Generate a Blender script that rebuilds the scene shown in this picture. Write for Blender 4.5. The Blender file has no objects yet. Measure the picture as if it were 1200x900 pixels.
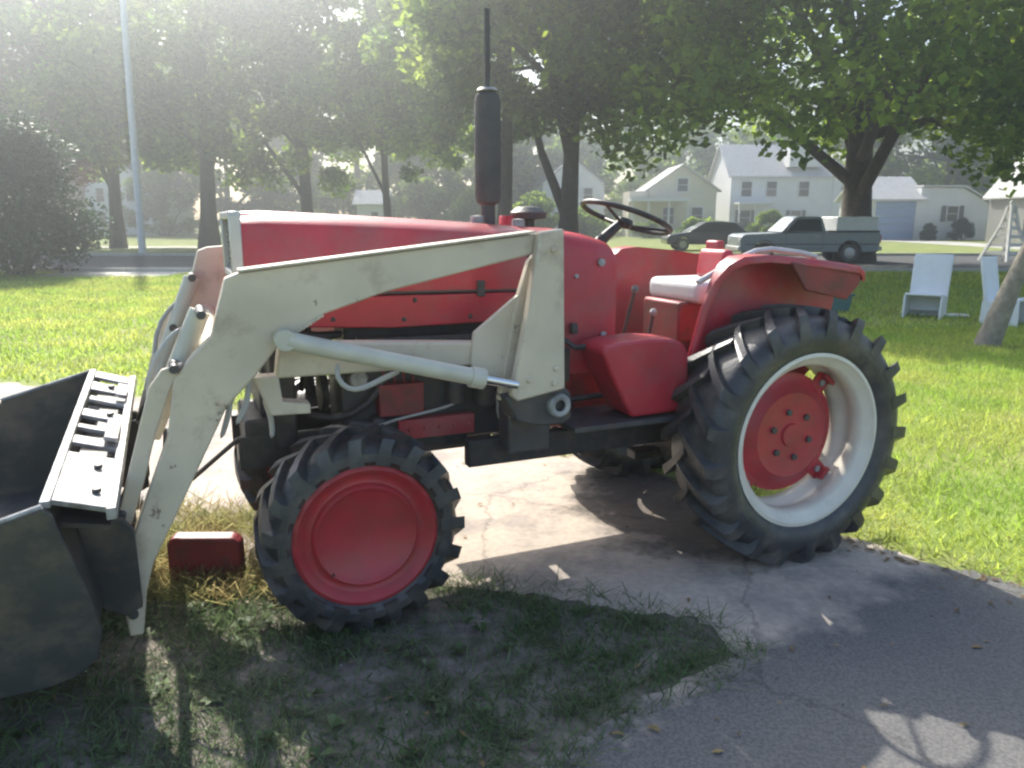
import bpy, bmesh, math, random
import numpy as np
from mathutils import Vector, Matrix, noise

random.seed(7)
rng = np.random.default_rng(7)
sc = bpy.context.scene
COL = sc.collection
R = math.radians

# ------------------------------------------------------------------ camera
cam_d = bpy.data.cameras.new("camera")
cam = bpy.data.objects.new("camera", cam_d)
COL.objects.link(cam)
cam.location = (0, 0, 1.62)
cam.rotation_euler = (R(90 - 12.15), 0, 0)
cam_d.sensor_width = 36.0
cam_d.lens = 27.0
cam_d.clip_start = 0.05
cam_d.clip_end = 900.0
sc.camera = cam

# ------------------------------------------------------------------ sky and sun
SUN_ELEV, SUN_AZ = 40.5, 24.0            # the sun stands 24 degrees left of straight ahead
world = bpy.data.worlds.new("World")
sc.world = world
world.use_nodes = True
wn = world.node_tree
bg = wn.nodes["Background"]
sky = wn.nodes.new("ShaderNodeTexSky")
sky.sky_type = 'NISHITA'
sky.sun_disc = False
sky.sun_elevation = R(SUN_ELEV)
sky.sun_rotation = R(-SUN_AZ)
sky.air_density = 1.0
sky.dust_density = 2.5
wn.links.new(sky.outputs[0], bg.inputs[0])
bg.inputs[1].default_value = 0.15

sun_d = bpy.data.lights.new("sun", 'SUN')
sun_d.energy = 5.0
sun_d.angle = R(0.55)
sun_d.color = (1.0, 0.95, 0.86)
sun = bpy.data.objects.new("sun", sun_d)
COL.objects.link(sun)
to_sun = Vector((-math.sin(R(SUN_AZ)) * math.cos(R(SUN_ELEV)), math.cos(R(SUN_AZ)) * math.cos(R(SUN_ELEV)), math.sin(R(SUN_ELEV))))
sun.rotation_euler = to_sun.to_track_quat('Z', 'Y').to_euler()
sun.location = (-20, 40, 60)

sc.view_settings.view_transform = 'Standard'
sc.view_settings.look = 'None'
sc.view_settings.exposure = 1.05
sc.view_settings.gamma = 1.0
sc.cycles.max_bounces = 6
sc.cycles.diffuse_bounces = 3
sc.cycles.transmission_bounces = 3
sc.cycles.transparent_max_bounces = 6
sc.cycles.volume_bounces = 0
sc.cycles.use_denoising = True
sc.cycles.pixel_filter_type = 'BLACKMAN_HARRIS'
sc.cycles.filter_width = 2.4


# ------------------------------------------------------------------ materials
def mat(name, col, rough=0.6, metal=0.0, var=0.0, vscale=6.0, bump=0.0, bscale=30.0, col2=None, c2scale=3.0, c2amt=0.5,
        c2lo=0.45, c2hi=0.62, trans=0.0, spec=0.5, coat=0.0, bdist=0.01, chips=None):
    m = bpy.data.materials.new(name)
    m.use_nodes = True
    nt = m.node_tree
    N, L = nt.nodes, nt.links
    b = N["Principled BSDF"]
    b.inputs["Roughness"].default_value = rough
    b.inputs["Metallic"].default_value = metal
    b.inputs["Specular IOR Level"].default_value = spec
    b.inputs["Coat Weight"].default_value = coat
    tc = N.new("ShaderNodeTexCoord")
    out = None
    c = N.new("ShaderNodeRGB")
    c.outputs[0].default_value = (*col, 1)
    out = c.outputs[0]
    if col2 is not None:
        n = N.new("ShaderNodeTexNoise")
        n.inputs["Scale"].default_value = c2scale
        n.inputs["Detail"].default_value = 7
        n.inputs["Roughness"].default_value = 0.65
        L.new(tc.outputs["Object"], n.inputs["Vector"])
        mr = N.new("ShaderNodeMapRange")
        mr.inputs[1].default_value = c2lo
        mr.inputs[2].default_value = c2hi
        mr.inputs[4].default_value = c2amt
        L.new(n.outputs["Fac"], mr.inputs[0])
        mx = N.new("ShaderNodeMix")
        mx.data_type = 'RGBA'
        L.new(mr.outputs[0], mx.inputs[0])
        L.new(out, mx.inputs[6])
        mx.inputs[7].default_value = (*col2, 1)
        out = mx.outputs[2]
    if var > 0:
        n = N.new("ShaderNodeTexNoise")
        n.inputs["Scale"].default_value = vscale
        n.inputs["Detail"].default_value = 6
        L.new(tc.outputs["Object"], n.inputs["Vector"])
        mr = N.new("ShaderNodeMapRange")
        mr.inputs[1].default_value = 0.3
        mr.inputs[2].default_value = 0.7
        mr.inputs[3].default_value = 1 - var
        mr.inputs[4].default_value = 1 + var
        L.new(n.outputs["Fac"], mr.inputs[0])
        hs = N.new("ShaderNodeHueSaturation")
        L.new(mr.outputs[0], hs.inputs["Value"])
        L.new(out, hs.inputs["Color"])
        out = hs.outputs[0]
    if chips:                                # small chips and scuffs through to rusty metal
        nz = N.new("ShaderNodeTexNoise")
        nz.inputs["Scale"].default_value = chips[1]
        nz.inputs["Detail"].default_value = 9
        nz.inputs["Roughness"].default_value = 0.72
        L.new(tc.outputs["Object"], nz.inputs["Vector"])
        mz = N.new("ShaderNodeMapRange")
        mz.inputs[1].default_value = chips[2]
        mz.inputs[2].default_value = chips[2] + 0.03
        mz.inputs[4].default_value = 0.8
        L.new(nz.outputs["Fac"], mz.inputs[0])
        xz = N.new("ShaderNodeMix")
        xz.data_type = 'RGBA'
        L.new(mz.outputs[0], xz.inputs[0])
        L.new(out, xz.inputs[6])
        xz.inputs[7].default_value = (*chips[0], 1)
        out = xz.outputs[2]
    L.new(out, b.inputs["Base Color"])
    if bump > 0:
        n = N.new("ShaderNodeTexNoise")
        n.inputs["Scale"].default_value = bscale
        n.inputs["Detail"].default_value = 5
        L.new(tc.outputs["Object"], n.inputs["Vector"])
        bp = N.new("ShaderNodeBump")
        bp.inputs["Strength"].default_value = bump
        bp.inputs["Distance"].default_value = bdist
        L.new(n.outputs["Fac"], bp.inputs["Height"])
        L.new(bp.outputs[0], b.inputs["Normal"])
    if trans > 0:
        t = N.new("ShaderNodeBsdfTranslucent")
        L.new(out, t.inputs["Color"])
        ms = N.new("ShaderNodeMixShader")
        ms.inputs[0].default_value = trans
        L.new(b.outputs[0], ms.inputs[1])
        L.new(t.outputs[0], ms.inputs[2])
        L.new(ms.outputs[0], N["Material Output"].inputs[0])
    return m


def leaf_mat(name, a, b_, trans=0.5, scale=0.5):
    """two leaf colours mixed leaf by leaf and by clump"""
    m = mat(name, a, rough=0.55, col2=b_, c2scale=scale, c2amt=1.0, c2lo=0.4, c2hi=0.6, trans=trans, spec=0.3)
    nt = m.node_tree
    N, L = nt.nodes, nt.links
    g = N.new("ShaderNodeNewGeometry")
    mr = N.new("ShaderNodeMapRange")
    mr.inputs[3].default_value = 0.6
    mr.inputs[4].default_value = 1.5
    L.new(g.outputs["Random Per Island"], mr.inputs[0])
    hs = N.new("ShaderNodeHueSaturation")
    L.new(mr.outputs[0], hs.inputs["Value"])
    bs = N["Principled BSDF"]
    src = bs.inputs["Base Color"].links[0].from_socket
    L.new(src, hs.inputs["Color"])
    L.new(hs.outputs[0], bs.inputs["Base Color"])
    for n in N:
        if n.type == 'BSDF_TRANSLUCENT':       # light that comes through a leaf is brighter and yellower
            h2 = N.new("ShaderNodeHueSaturation")
            h2.inputs["Hue"].default_value = 0.49
            h2.inputs["Value"].default_value = 1.7
            L.new(hs.outputs[0], h2.inputs["Color"])
            L.new(h2.outputs[0], n.inputs["Color"])
    return m


M = {}
M['red'] = mat("worn_red_paint", (0.44, 0.026, 0.042), 0.42, var=0.16, vscale=5, col2=(0.32, 0.09, 0.09), c2scale=3, c2amt=0.8, bump=0.05, bscale=60, coat=0.1, chips=((0.12, 0.06, 0.045), 7, 0.66))
M['red_dull'] = mat("faded_red_paint", (0.26, 0.03, 0.035), 0.5, var=0.2, vscale=8, col2=(0.1, 0.045, 0.035), c2scale=9, c2amt=0.7, bump=0.1, bscale=50)
M['red_wheel'] = mat("red_wheel_paint", (0.42, 0.035, 0.045), 0.42, var=0.12, vscale=7, col2=(0.3, 0.06, 0.05), c2scale=10, c2amt=0.5, bump=0.05)
M['beige'] = mat("loader_grey_beige_paint", (0.58, 0.5, 0.39), 0.5, var=0.12, vscale=4, col2=(0.27, 0.19, 0.12), c2scale=7, c2amt=0.6, c2lo=0.54, c2hi=0.74, bump=0.08, bscale=40, chips=((0.13, 0.08, 0.05), 9, 0.645))
M['cyl'] = mat("pale_cylinder_paint", (0.52, 0.5, 0.43), 0.35, var=0.1, vscale=9, bump=0.03)
M['chrome'] = mat("polished_rod", (0.7, 0.7, 0.7), 0.2, metal=1.0)
M['white'] = mat("white_rim_paint", (0.72, 0.68, 0.58), 0.4, var=0.08, vscale=8, col2=(0.45, 0.4, 0.33), c2scale=7, c2amt=0.5, c2lo=0.55, c2hi=0.75)
M['rubber'] = mat("tyre_rubber", (0.03, 0.032, 0.036), 0.45, var=0.3, vscale=10, col2=(0.11, 0.095, 0.08), c2scale=6, c2amt=0.65, bump=0.15, bscale=60, spec=0.6)
M['black'] = mat("black_greasy_metal", (0.022, 0.022, 0.024), 0.5, var=0.3, vscale=15, col2=(0.07, 0.05, 0.04), c2scale=14, c2amt=0.6, bump=0.15)
M['dark'] = mat("dark_grey_metal", (0.055, 0.056, 0.06), 0.5, var=0.25, vscale=12, col2=(0.1, 0.07, 0.05), c2scale=11, c2amt=0.5, bump=0.1)
M['sooty'] = mat("sooty_steel", (0.06, 0.06, 0.062), 0.7, var=0.2, vscale=8, col2=(0.08, 0.07, 0.065), c2scale=5, c2amt=0.8, bump=0.1)
M['steel'] = mat("worn_bucket_steel", (0.04, 0.043, 0.045), 0.55, metal=0.2, var=0.22, vscale=5, col2=(0.15, 0.12, 0.09), c2scale=4, c2amt=0.6, bump=0.1, bscale=30)
M['bright_steel'] = mat("scuffed_light_steel", (0.36, 0.355, 0.35), 0.5, metal=0.2, var=0.3, vscale=14, col2=(0.12, 0.11, 0.1), c2scale=9, c2amt=0.85)
M['bezel'] = mat("pale_silver_trim", (0.5, 0.49, 0.48), 0.35, metal=0.3, var=0.1)
M['seat'] = mat("pale_grey_vinyl", (0.62, 0.62, 0.6), 0.5, var=0.06, bump=0.1, bscale=90)
M['hose'] = mat("grey_hydraulic_hose", (0.4, 0.39, 0.37), 0.5, var=0.1)
M['bark'] = mat("bark", (0.075, 0.06, 0.048), 0.9, var=0.35, vscale=5, bump=0.9, bscale=9, bdist=0.06)
M['bark_pale'] = mat("pale_bark", (0.24, 0.21, 0.17), 0.9, var=0.3, vscale=14, bump=0.6, bscale=25, bdist=0.02)
M['grass_ground'] = mat("lawn_soil_and_thatch", (0.19, 0.25, 0.05), 0.95, var=0.25, vscale=1.2, col2=(0.3, 0.29, 0.1), c2scale=0.9, c2amt=0.8, bump=0.5, bscale=40, bdist=0.03)
M['dirt'] = mat("bare_dirt", (0.17, 0.15, 0.125), 0.95, var=0.35, vscale=9, col2=(0.06, 0.065, 0.03), c2scale=5, c2amt=0.8, bump=0.8, bscale=22, bdist=0.03)
M['asphalt'] = mat("old_grey_asphalt", (0.15, 0.148, 0.15), 0.9, var=0.16, vscale=60, col2=(0.21, 0.20, 0.19), c2scale=2.2, c2amt=0.7, bump=0.35, bscale=150, bdist=0.006)
M['apron'] = mat("worn_pinkish_concrete", (0.47, 0.395, 0.325), 0.9, var=0.12, vscale=30, col2=(0.27, 0.235, 0.21), c2scale=2.4, c2amt=0.8, bump=0.35, bscale=80, bdist=0.006)
M['street'] = mat("street_asphalt", (0.06, 0.062, 0.066), 0.9, var=0.12, vscale=3, bump=0.2, bscale=60)
M['concrete'] = mat("pale_concrete", (0.5, 0.48, 0.43), 0.85, var=0.12, vscale=6, bump=0.2)
M['glass'] = mat("dark_window_glass", (0.02, 0.025, 0.03), 0.08, spec=0.8)
M['wtrim'] = mat("white_trim", (0.78, 0.78, 0.76), 0.6, var=0.04)
M['leafA'] = leaf_mat("maple_leaves", (0.07, 0.14, 0.02), (0.24, 0.33, 0.035), 0.62)  # lighter second colour paints sunlit clumps into the foliage
M['leafB'] = leaf_mat("grey_green_leaves", (0.07, 0.13, 0.03), (0.2, 0.27, 0.04), 0.62)  # second colour again lightens clumps as if the sun caught them
M['leafR'] = leaf_mat("reddish_leaves", (0.13, 0.06, 0.055), (0.18, 0.11, 0.08), 0.4)
M['leafD'] = leaf_mat("dark_evergreen_needles", (0.035, 0.06, 0.03), (0.05, 0.08, 0.035), 0.3)
M['leafL'] = leaf_mat("bright_shrub_leaves", (0.13, 0.22, 0.03), (0.2, 0.27, 0.04), 0.5)
M['blade'] = leaf_mat("grass_blades", (0.2, 0.31, 0.045), (0.33, 0.37, 0.08), 0.5, scale=0.8)
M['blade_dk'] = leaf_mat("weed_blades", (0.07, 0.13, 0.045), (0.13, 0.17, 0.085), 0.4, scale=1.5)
M['straw'] = leaf_mat("dry_grass", (0.32, 0.27, 0.12), (0.2, 0.22, 0.08), 0.4, scale=3)
M['litter'] = leaf_mat("dry_leaf_litter", (0.16, 0.1, 0.05), (0.25, 0.2, 0.09), 0.2)
M['teal'] = mat("teal_plastic", (0.03, 0.12, 0.125), 0.4)
M['chairw'] = mat("white_plastic", (0.72, 0.74, 0.76), 0.45, var=0.05)
M['car_dark'] = mat("dark_blue_car_paint", (0.02, 0.024, 0.045), 0.25, coat=0.6)
M['truck'] = mat("grey_truck_paint", (0.26, 0.3, 0.34), 0.35, coat=0.4, var=0.05)
M['pole'] = mat("pale_painted_pole", (0.75, 0.76, 0.77), 0.5, metal=0.3, var=0.08)


def siding(name, col, scale=6.6):
    m = mat(name, col, 0.7, var=0.05, vscale=1.0)
    nt = m.node_tree
    N, L = nt.nodes, nt.links
    tc = N.new("ShaderNodeTexCoord")
    w = N.new("ShaderNodeTexWave")
    w.wave_type = 'BANDS'
    w.bands_direction = 'Z'
    w.wave_profile = 'SAW'
    w.inputs["Scale"].default_value = scale / (2 * math.pi) * math.pi / 2
    L.new(tc.outputs["Object"], w.inputs["Vector"])
    bp = N.new("ShaderNodeBump")
    bp.inputs["Strength"].default_value = 0.6
    bp.inputs["Distance"].default_value = 0.03
    L.new(w.outputs["Fac"], bp.inputs["Height"])
    L.new(bp.outputs[0], N["Principled BSDF"].inputs["Normal"])
    return m


M['sid_white'] = siding("white_clapboard", (0.84, 0.85, 0.86))
M['sid_cream'] = siding("cream_clapboard", (0.78, 0.71, 0.56))
M['sid_grey'] = siding("grey_clapboard", (0.34, 0.33, 0.31))
M['sid_blue'] = mat("blue_door_paint", (0.3, 0.4, 0.58), 0.5, var=0.05)
M['roof_grey'] = mat("pale_grey_shingles", (0.6, 0.59, 0.57), 0.85, var=0.12, vscale=3, bump=0.3, bscale=8)
M['roof_dark'] = mat("dark_shingles", (0.16, 0.16, 0.17), 0.85, var=0.15, vscale=3, bump=0.3, bscale=8)


# ------------------------------------------------------------------ mesh builder
class MB:
    def __init__(self):
        self.v, self.f = [], []

    def add(self, vs, fs):
        o = len(self.v)
        self.v += [tuple(p) for p in vs]
        self.f += [tuple(i + o for i in f) for f in fs]
        return self

    def box(self, c, s, rot=None):
        hx, hy, hz = s[0] / 2, s[1] / 2, s[2] / 2
        vs = [Vector((x, y, z)) for x in (-hx, hx) for y in (-hy, hy) for z in (-hz, hz)]
        if rot is not None:
            vs = [rot @ p for p in vs]
        vs = [p + Vector(c) for p in vs]
        return self.add(vs, [(0, 1, 3, 2), (4, 6, 7, 5), (0, 4, 5, 1), (2, 3, 7, 6), (0, 2, 6, 4), (1, 5, 7, 3)])

    def prism(self, poly, y0, y1):
        """polygon in local X,Z, run along local Y"""
        n = len(poly)
        vs = [(x, y0, z) for x, z in poly] + [(x, y1, z) for x, z in poly]
        fs = [tuple(range(n)), tuple(range(2 * n - 1, n - 1, -1))]
        fs += [(i, i + n, (i + 1) % n + n, (i + 1) % n) for i in range(n)]
        return self.add(vs, fs)

    def tube(self, pts, r, n=8, cap=True):
        pts = [Vector(p) for p in pts]
        rs = r if isinstance(r, (list, tuple)) else [r] * len(pts)
        vs, fs = [], []
        up = None
        for i, p in enumerate(pts):
            a = pts[max(i - 1, 0)]
            b = pts[min(i + 1, len(pts) - 1)]
            t = (b - a).normalized()
            if up is None:
                up = t.orthogonal().normalized()
            else:
                up = (up - t * up.dot(t)).normalized()
            s = t.cross(up)
            for k in range(n):
                an = 2 * math.pi * k / n
                vs.append(p + (up * math.cos(an) + s * math.sin(an)) * rs[i])
        for i in range(len(pts) - 1):
            for k in range(n):
                k2 = (k + 1) % n
                fs.append((i * n + k, i * n + k2, (i + 1) * n + k2, (i + 1) * n + k))
        if cap:
            fs.append(tuple(range(n - 1, -1, -1)))
            fs.append(tuple((len(pts) - 1) * n + k for k in range(n)))
        return self.add(vs, fs)

    def lathe(self, prof, c, n=32, axis='Y', closed=False):
        """prof: list of (radius, along axis)"""
        c = Vector(c)
        vs, fs = [], []
        for r, h in prof:
            for k in range(n):
                a = 2 * math.pi * k / n
                if axis == 'Y':
                    vs.append(c + Vector((r * math.cos(a), h, r * math.sin(a))))
                elif axis == 'Z':
                    vs.append(c + Vector((r * math.cos(a), r * math.sin(a), h)))
                else:
                    vs.append(c + Vector((h, r * math.cos(a), r * math.sin(a))))
        m = len(prof)
        rng_ = range(m) if closed else range(m - 1)
        for i in rng_:
            j = (i + 1) % m
            for k in range(n):
                k2 = (k + 1) % n
                fs.append((i * n + k, i * n + k2, j * n + k2, j * n + k))
        return self.add(vs, fs)

    def loft(self, secs, cap=True):
        n = len(secs[0])
        vs, fs = [p for s in secs for p in s], []
        for i in range(len(secs) - 1):
            for k in range(n):
                k2 = (k + 1) % n
                fs.append((i * n + k, i * n + k2, (i + 1) * n + k2, (i + 1) * n + k))
        if cap:
            fs.append(tuple(range(n - 1, -1, -1)))
            fs.append(tuple((len(secs) - 1) * n + k for k in range(n)))
        return self.add(vs, fs)

    def build(self, name, m, parent=None, bevel=0.0, smooth=35, seg=2, subsurf=0):
        me = bpy.data.meshes.new(name)
        me.from_pydata(self.v, [], self.f)
        bm = bmesh.new()
        bm.from_mesh(me)
        bmesh.ops.recalc_face_normals(bm, faces=bm.faces)
        bm.to_mesh(me)
        bm.free()
        if smooth:
            me.polygons.foreach_set("use_smooth", [True] * len(me.polygons))
            me.set_sharp_from_angle(angle=R(smooth))
        me.materials.append(m)
        o = bpy.data.objects.new(name, me)
        COL.objects.link(o)
        if parent is not None:
            o.parent = parent
        if bevel > 0:
            b = o.modifiers.new("edge", 'BEVEL')
            b.width = bevel
            b.segments = seg
            b.limit_method = 'ANGLE'
            b.angle_limit = R(35)
        if subsurf:
            s = o.modifiers.new("sub", 'SUBSURF')
            s.levels = s.render_levels = subsurf
        return o


def tag(o, label=None, cat=None, group=None, kind=None):
    if label:
        o['label'] = label
    if cat:
        o['category'] = cat
    if group:
        o['group'] = group
    if kind:
        o['kind'] = kind
    return o


def empty(name, loc=(0, 0, 0), rz=0.0, label=None, cat=None, group=None):
    o = bpy.data.objects.new(name, None)
    COL.objects.link(o)
    o.location = loc
    o.rotation_euler = (0, 0, rz)
    o.empty_display_size = 0.2
    return tag(o, label, cat, group)


def copy_tree(o, parent=None):
    c = o.copy()
    COL.objects.link(c)
    if parent is not None:
        c.parent = parent
    for ch in list(o.children):
        copy_tree(ch, c)
    return c


def np_mesh(name, verts, faces4=None, m=None, parent=None):
    """fast mesh of loose quads; verts (n*4,3)"""
    n = len(verts) // 4
    me = bpy.data.meshes.new(name)
    me.vertices.add(len(verts))
    me.vertices.foreach_set("co", np.ascontiguousarray(verts, dtype=np.float32).ravel())
    me.loops.add(n * 4)
    me.loops.foreach_set("vertex_index", np.arange(n * 4, dtype=np.int32))
    me.polygons.add(n)
    me.polygons.foreach_set("loop_start", np.arange(0, n * 4, 4, dtype=np.int32))
    me.polygons.foreach_set("loop_total", np.full(n, 4, dtype=np.int32))
    me.update(calc_edges=True)
    me.validate()
    me.materials.append(m)
    o = bpy.data.objects.new(name, me)
    COL.objects.link(o)
    if parent is not None:
        o.parent = parent
    return o


# ------------------------------------------------------------------ ground
def sheet(name, poly, z, m, jitter=0.0, step=None, kind='structure'):
    pts = []
    n = len(poly)
    for i in range(n):
        a, b = Vector(poly[i]), Vector(poly[(i + 1) % n])
        k = max(1, int((b - a).length / step)) if step else 1
        for j in range(k):
            p = a.lerp(b, j / k)
            if jitter:
                p = p + Vector((noise.noise((p.x * 3, p.y * 3, 1.7)) + 0.5 * noise.noise((p.x * 9, p.y * 9, 5)) + 0.35 * noise.noise((p.x * 27, p.y * 27, 2)),
                                noise.noise((p.x * 3, p.y * 3, 9.1)) + 0.5 * noise.noise((p.x * 9, p.y * 9, 3)) + 0.35 * noise.noise((p.x * 27, p.y * 27, 8)))) * jitter
            pts.append(p)
    me = bpy.data.meshes.new(name)
    from mathutils.geometry import delaunay_2d_cdt
    cv, ce, cf, _a, _b, _c = delaunay_2d_cdt([Vector((p[0], p[1])) for p in pts], [], [list(range(len(pts)))], 1, 1e-6)
    me.from_pydata([(p[0], p[1], z) for p in cv], [], [tuple(f) for f in cf])
    bm = bmesh.new()
    bm.from_mesh(me)
    for f in bm.faces:
        f.normal_update()
        if f.normal.z < 0:
            f.normal_flip()
    bm.to_mesh(me)
    bm.free()
    me.materials.append(m)
    o = bpy.data.objects.new(name, me)
    COL.objects.link(o)
    if kind:
        o['kind'] = kind
    return o


sheet("ground", [(-400, -60), (400, -60), (400, 600), (-400, 600)], 0.0, M['grass_ground'])
sheet("dirt_patch", [(-4.5, 3.2), (-2.2, 3.0), (-1.2, 3.1), (-0.2, 3.3), (0.4, 3.1), (0.95, 2.85), (1.0, 2.6), (0.6, 2.3), (0.1, 2.0), (-0.1, 1.3), (-1.5, 1.0), (-5, 1.2)], 0.004, M['dirt'], 0.12, 0.1)
drive_far = [(-14, 11.1), (-9, 9.2), (-5.1, 7.55), (-2.5, 6.5), (0.4, 5.45), (1.3, 4.3), (1.95, 3.45), (2.35, 3.12), (4.0, 2.3), (7.0, 1.3)]
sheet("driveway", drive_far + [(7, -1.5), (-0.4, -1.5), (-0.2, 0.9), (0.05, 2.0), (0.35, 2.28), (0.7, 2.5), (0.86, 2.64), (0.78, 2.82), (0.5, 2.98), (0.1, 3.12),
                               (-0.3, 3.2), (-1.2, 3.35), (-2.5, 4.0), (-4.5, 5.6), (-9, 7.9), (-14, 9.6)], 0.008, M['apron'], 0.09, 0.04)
# the drive's surface changes from pale worn concrete to grey asphalt along a ragged seam
dm = M['apron']
nt = dm.node_tree
N_, L_ = nt.nodes, nt.links
bs = N_["Principled BSDF"]
base_src = bs.inputs["Base Color"].links[0].from_socket
tc = N_.new("ShaderNodeTexCoord")
dt = N_.new("ShaderNodeVectorMath")
dt.operation = 'DOT_PRODUCT'
dt.inputs[1].default_value = (0.555, -0.832, 0)
L_.new(tc.outputs["Object"], dt.inputs[0])
n1_ = N_.new("ShaderNodeTexNoise")
n1_.inputs["Scale"].default_value = 3.0
n1_.inputs["Detail"].default_value = 8
n1_.inputs["Roughness"].default_value = 0.7
L_.new(tc.outputs["Object"], n1_.inputs["Vector"])
ad = N_.new("ShaderNodeMath")
ad.operation = 'MULTIPLY_ADD'
ad.inputs[1].default_value = 0.7
L_.new(n1_.outputs["Fac"], ad.inputs[0])
L_.new(dt.outputs["Value"], ad.inputs[2])
mr = N_.new("ShaderNodeMapRange")
mr.inputs[1].default_value = -1.69 + 0.22
mr.inputs[2].default_value = -1.69 + 0.42
L_.new(ad.outputs[0], mr.inputs[0])
n2_ = N_.new("ShaderNodeTexNoise")
n2_.inputs["Scale"].default_value = 90
n2_.inputs["Detail"].default_value = 4
L_.new(tc.outputs["Object"], n2_.inputs["Vector"])
cr = N_.new("ShaderNodeValToRGB")
cr.color_ramp.elements[0].position = 0.35
cr.color_ramp.elements[0].color = (0.095, 0.093, 0.092, 1)
cr.color_ramp.elements[1].position = 0.65
cr.color_ramp.elements[1].color = (0.165, 0.158, 0.148, 1)
L_.new(n2_.outputs["Fac"], cr.inputs[0])
mx = N_.new("ShaderNodeMix")
mx.data_type = 'RGBA'
L_.new(mr.outputs[0], mx.inputs[0])
L_.new(base_src, mx.inputs[6])
L_.new(cr.outputs[0], mx.inputs[7])
# dark cracks and seams
vo = N_.new("ShaderNodeTexVoronoi")
vo.feature = 'DISTANCE_TO_EDGE'
vo.inputs["Scale"].default_value = 0.9
wv = N_.new("ShaderNodeMix")
wv.data_type = 'VECTOR'
wv.inputs[0].default_value = 0.25
L_.new(tc.outputs["Object"], wv.inputs[4])
L_.new(n1_.outputs["Color"], wv.inputs[5])
L_.new(wv.outputs[1], vo.inputs["Vector"])
m2 = N_.new("ShaderNodeMapRange")
m2.inputs[1].default_value = 0.0
m2.inputs[2].default_value = 0.009
m2.inputs[3].default_value = 0.62
m2.inputs[4].default_value = 1.0
L_.new(vo.outputs["Distance"], m2.inputs[0])
# painted shade: darkens the drive's colour under the gearbox and rear axle
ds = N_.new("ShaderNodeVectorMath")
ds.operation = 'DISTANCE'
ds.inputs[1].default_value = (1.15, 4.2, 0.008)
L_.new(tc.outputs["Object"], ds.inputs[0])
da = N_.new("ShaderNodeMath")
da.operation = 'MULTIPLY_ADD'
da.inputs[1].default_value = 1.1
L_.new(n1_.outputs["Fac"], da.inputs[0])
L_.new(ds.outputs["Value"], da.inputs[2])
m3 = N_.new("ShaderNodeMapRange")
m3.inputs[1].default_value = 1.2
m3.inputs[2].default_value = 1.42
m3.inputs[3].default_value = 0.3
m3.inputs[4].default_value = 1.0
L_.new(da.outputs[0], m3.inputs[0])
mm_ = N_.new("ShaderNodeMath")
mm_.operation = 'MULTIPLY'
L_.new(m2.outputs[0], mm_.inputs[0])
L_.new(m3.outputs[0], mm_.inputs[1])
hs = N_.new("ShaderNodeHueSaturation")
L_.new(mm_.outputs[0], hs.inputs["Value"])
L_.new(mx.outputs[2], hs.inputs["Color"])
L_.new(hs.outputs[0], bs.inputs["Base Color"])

# street, kerbs, far verge
sheet("street", [(-200, 24.2), (200, 24.2), (200, 34.5), (-200, 34.5)], 0.004, M['street'])
k = MB()
for y in (24.08, 34.62):
    x = -90.0
    while x < 90:
        k.box((x + 1.49, y, 0.06), (2.98, 0.16, 0.13))
        x += 3.0
k.build("kerb", M['concrete'], bevel=0.01, seg=1)['kind'] = 'structure'
sheet("far_pavement", [(-200, 44.0), (-4, 44.0), (-4, 46.6), (-200, 46.6)], 0.01, M['concrete'])
sheet("near_pavement", [(-13.8, 21.6), (-10.0, 21.6), (-10.0, 24.0), (-13.8, 24.0)], 0.01, M['concrete'])
sheet("garage_driveway", [(27.5, 34.7), (31.5, 34.7), (31.5, 60.9), (27.5, 60.9)], 0.006, M['concrete'])


# ------------------------------------------------------------------ tractor (local X forward, Y its left side, Z up)
TH = 0.409
T = empty("tractor", (1.04, 4.201, 0), math.pi + TH,
          "faded red utility tractor with a grey beige front loader, parked on the driveway", "tractor")


def tyre_mb(Rt, w, rim, nlug, lug_h, yc):
    m = MB()
    Rc = Rt - lug_h
    hw = w / 2
    prof = [(rim - 0.012, -hw * 0.62), (rim + 0.01, -hw * 0.80), (rim + (Rc - rim) * 0.35, -hw * 0.98), (rim + (Rc - rim) * 0.65, -hw * 0.97),
            (Rc - 0.02, -hw * 0.84), (Rc, -hw * 0.6), (Rc + 0.008, 0), (Rc, hw * 0.6), (Rc - 0.02, hw * 0.84), (rim + (Rc - rim) * 0.65, hw * 0.97),
            (rim + (Rc - rim) * 0.35, hw * 0.98), (rim + 0.01, hw * 0.80), (rim - 0.012, hw * 0.62)]
    m.lathe([(r, yc + h) for r, h in prof], (0, 0, 0), n=64)
    for side in (-1, 1):
        for i in range(nlug):
            a0 = 2 * math.pi * (i + (0.5 if side > 0 else 0)) / nlug
            secs = []
            for t in (0, 0.2, 0.45, 0.7, 0.92, 1.0):
                y = side * (-0.03 + t * (hw + 0.03)) * 0.985
                a = a0 - (t ** 0.85) * (0.95 * hw / Rt)          # lugs trail to the shoulder, chevron fashion
                top = Rt - 0.012 * t * t
                bot = Rc - 0.03 - (0.05 if t > 0.9 else 0)
                if t == 1.0:
                    top = Rt - 0.045
                wa = (0.021 + 0.012 * t) / Rt
                sec = []
                for da, rr in ((-wa * 1.25, bot), (-wa * 0.8, top), (wa * 0.8, top), (wa * 1.25, bot)):
                    sec.append((rr * math.cos(a + da), yc + y, rr * math.sin(a + da)))
                secs.append(sec)
            m.loft(secs)
    return m


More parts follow.
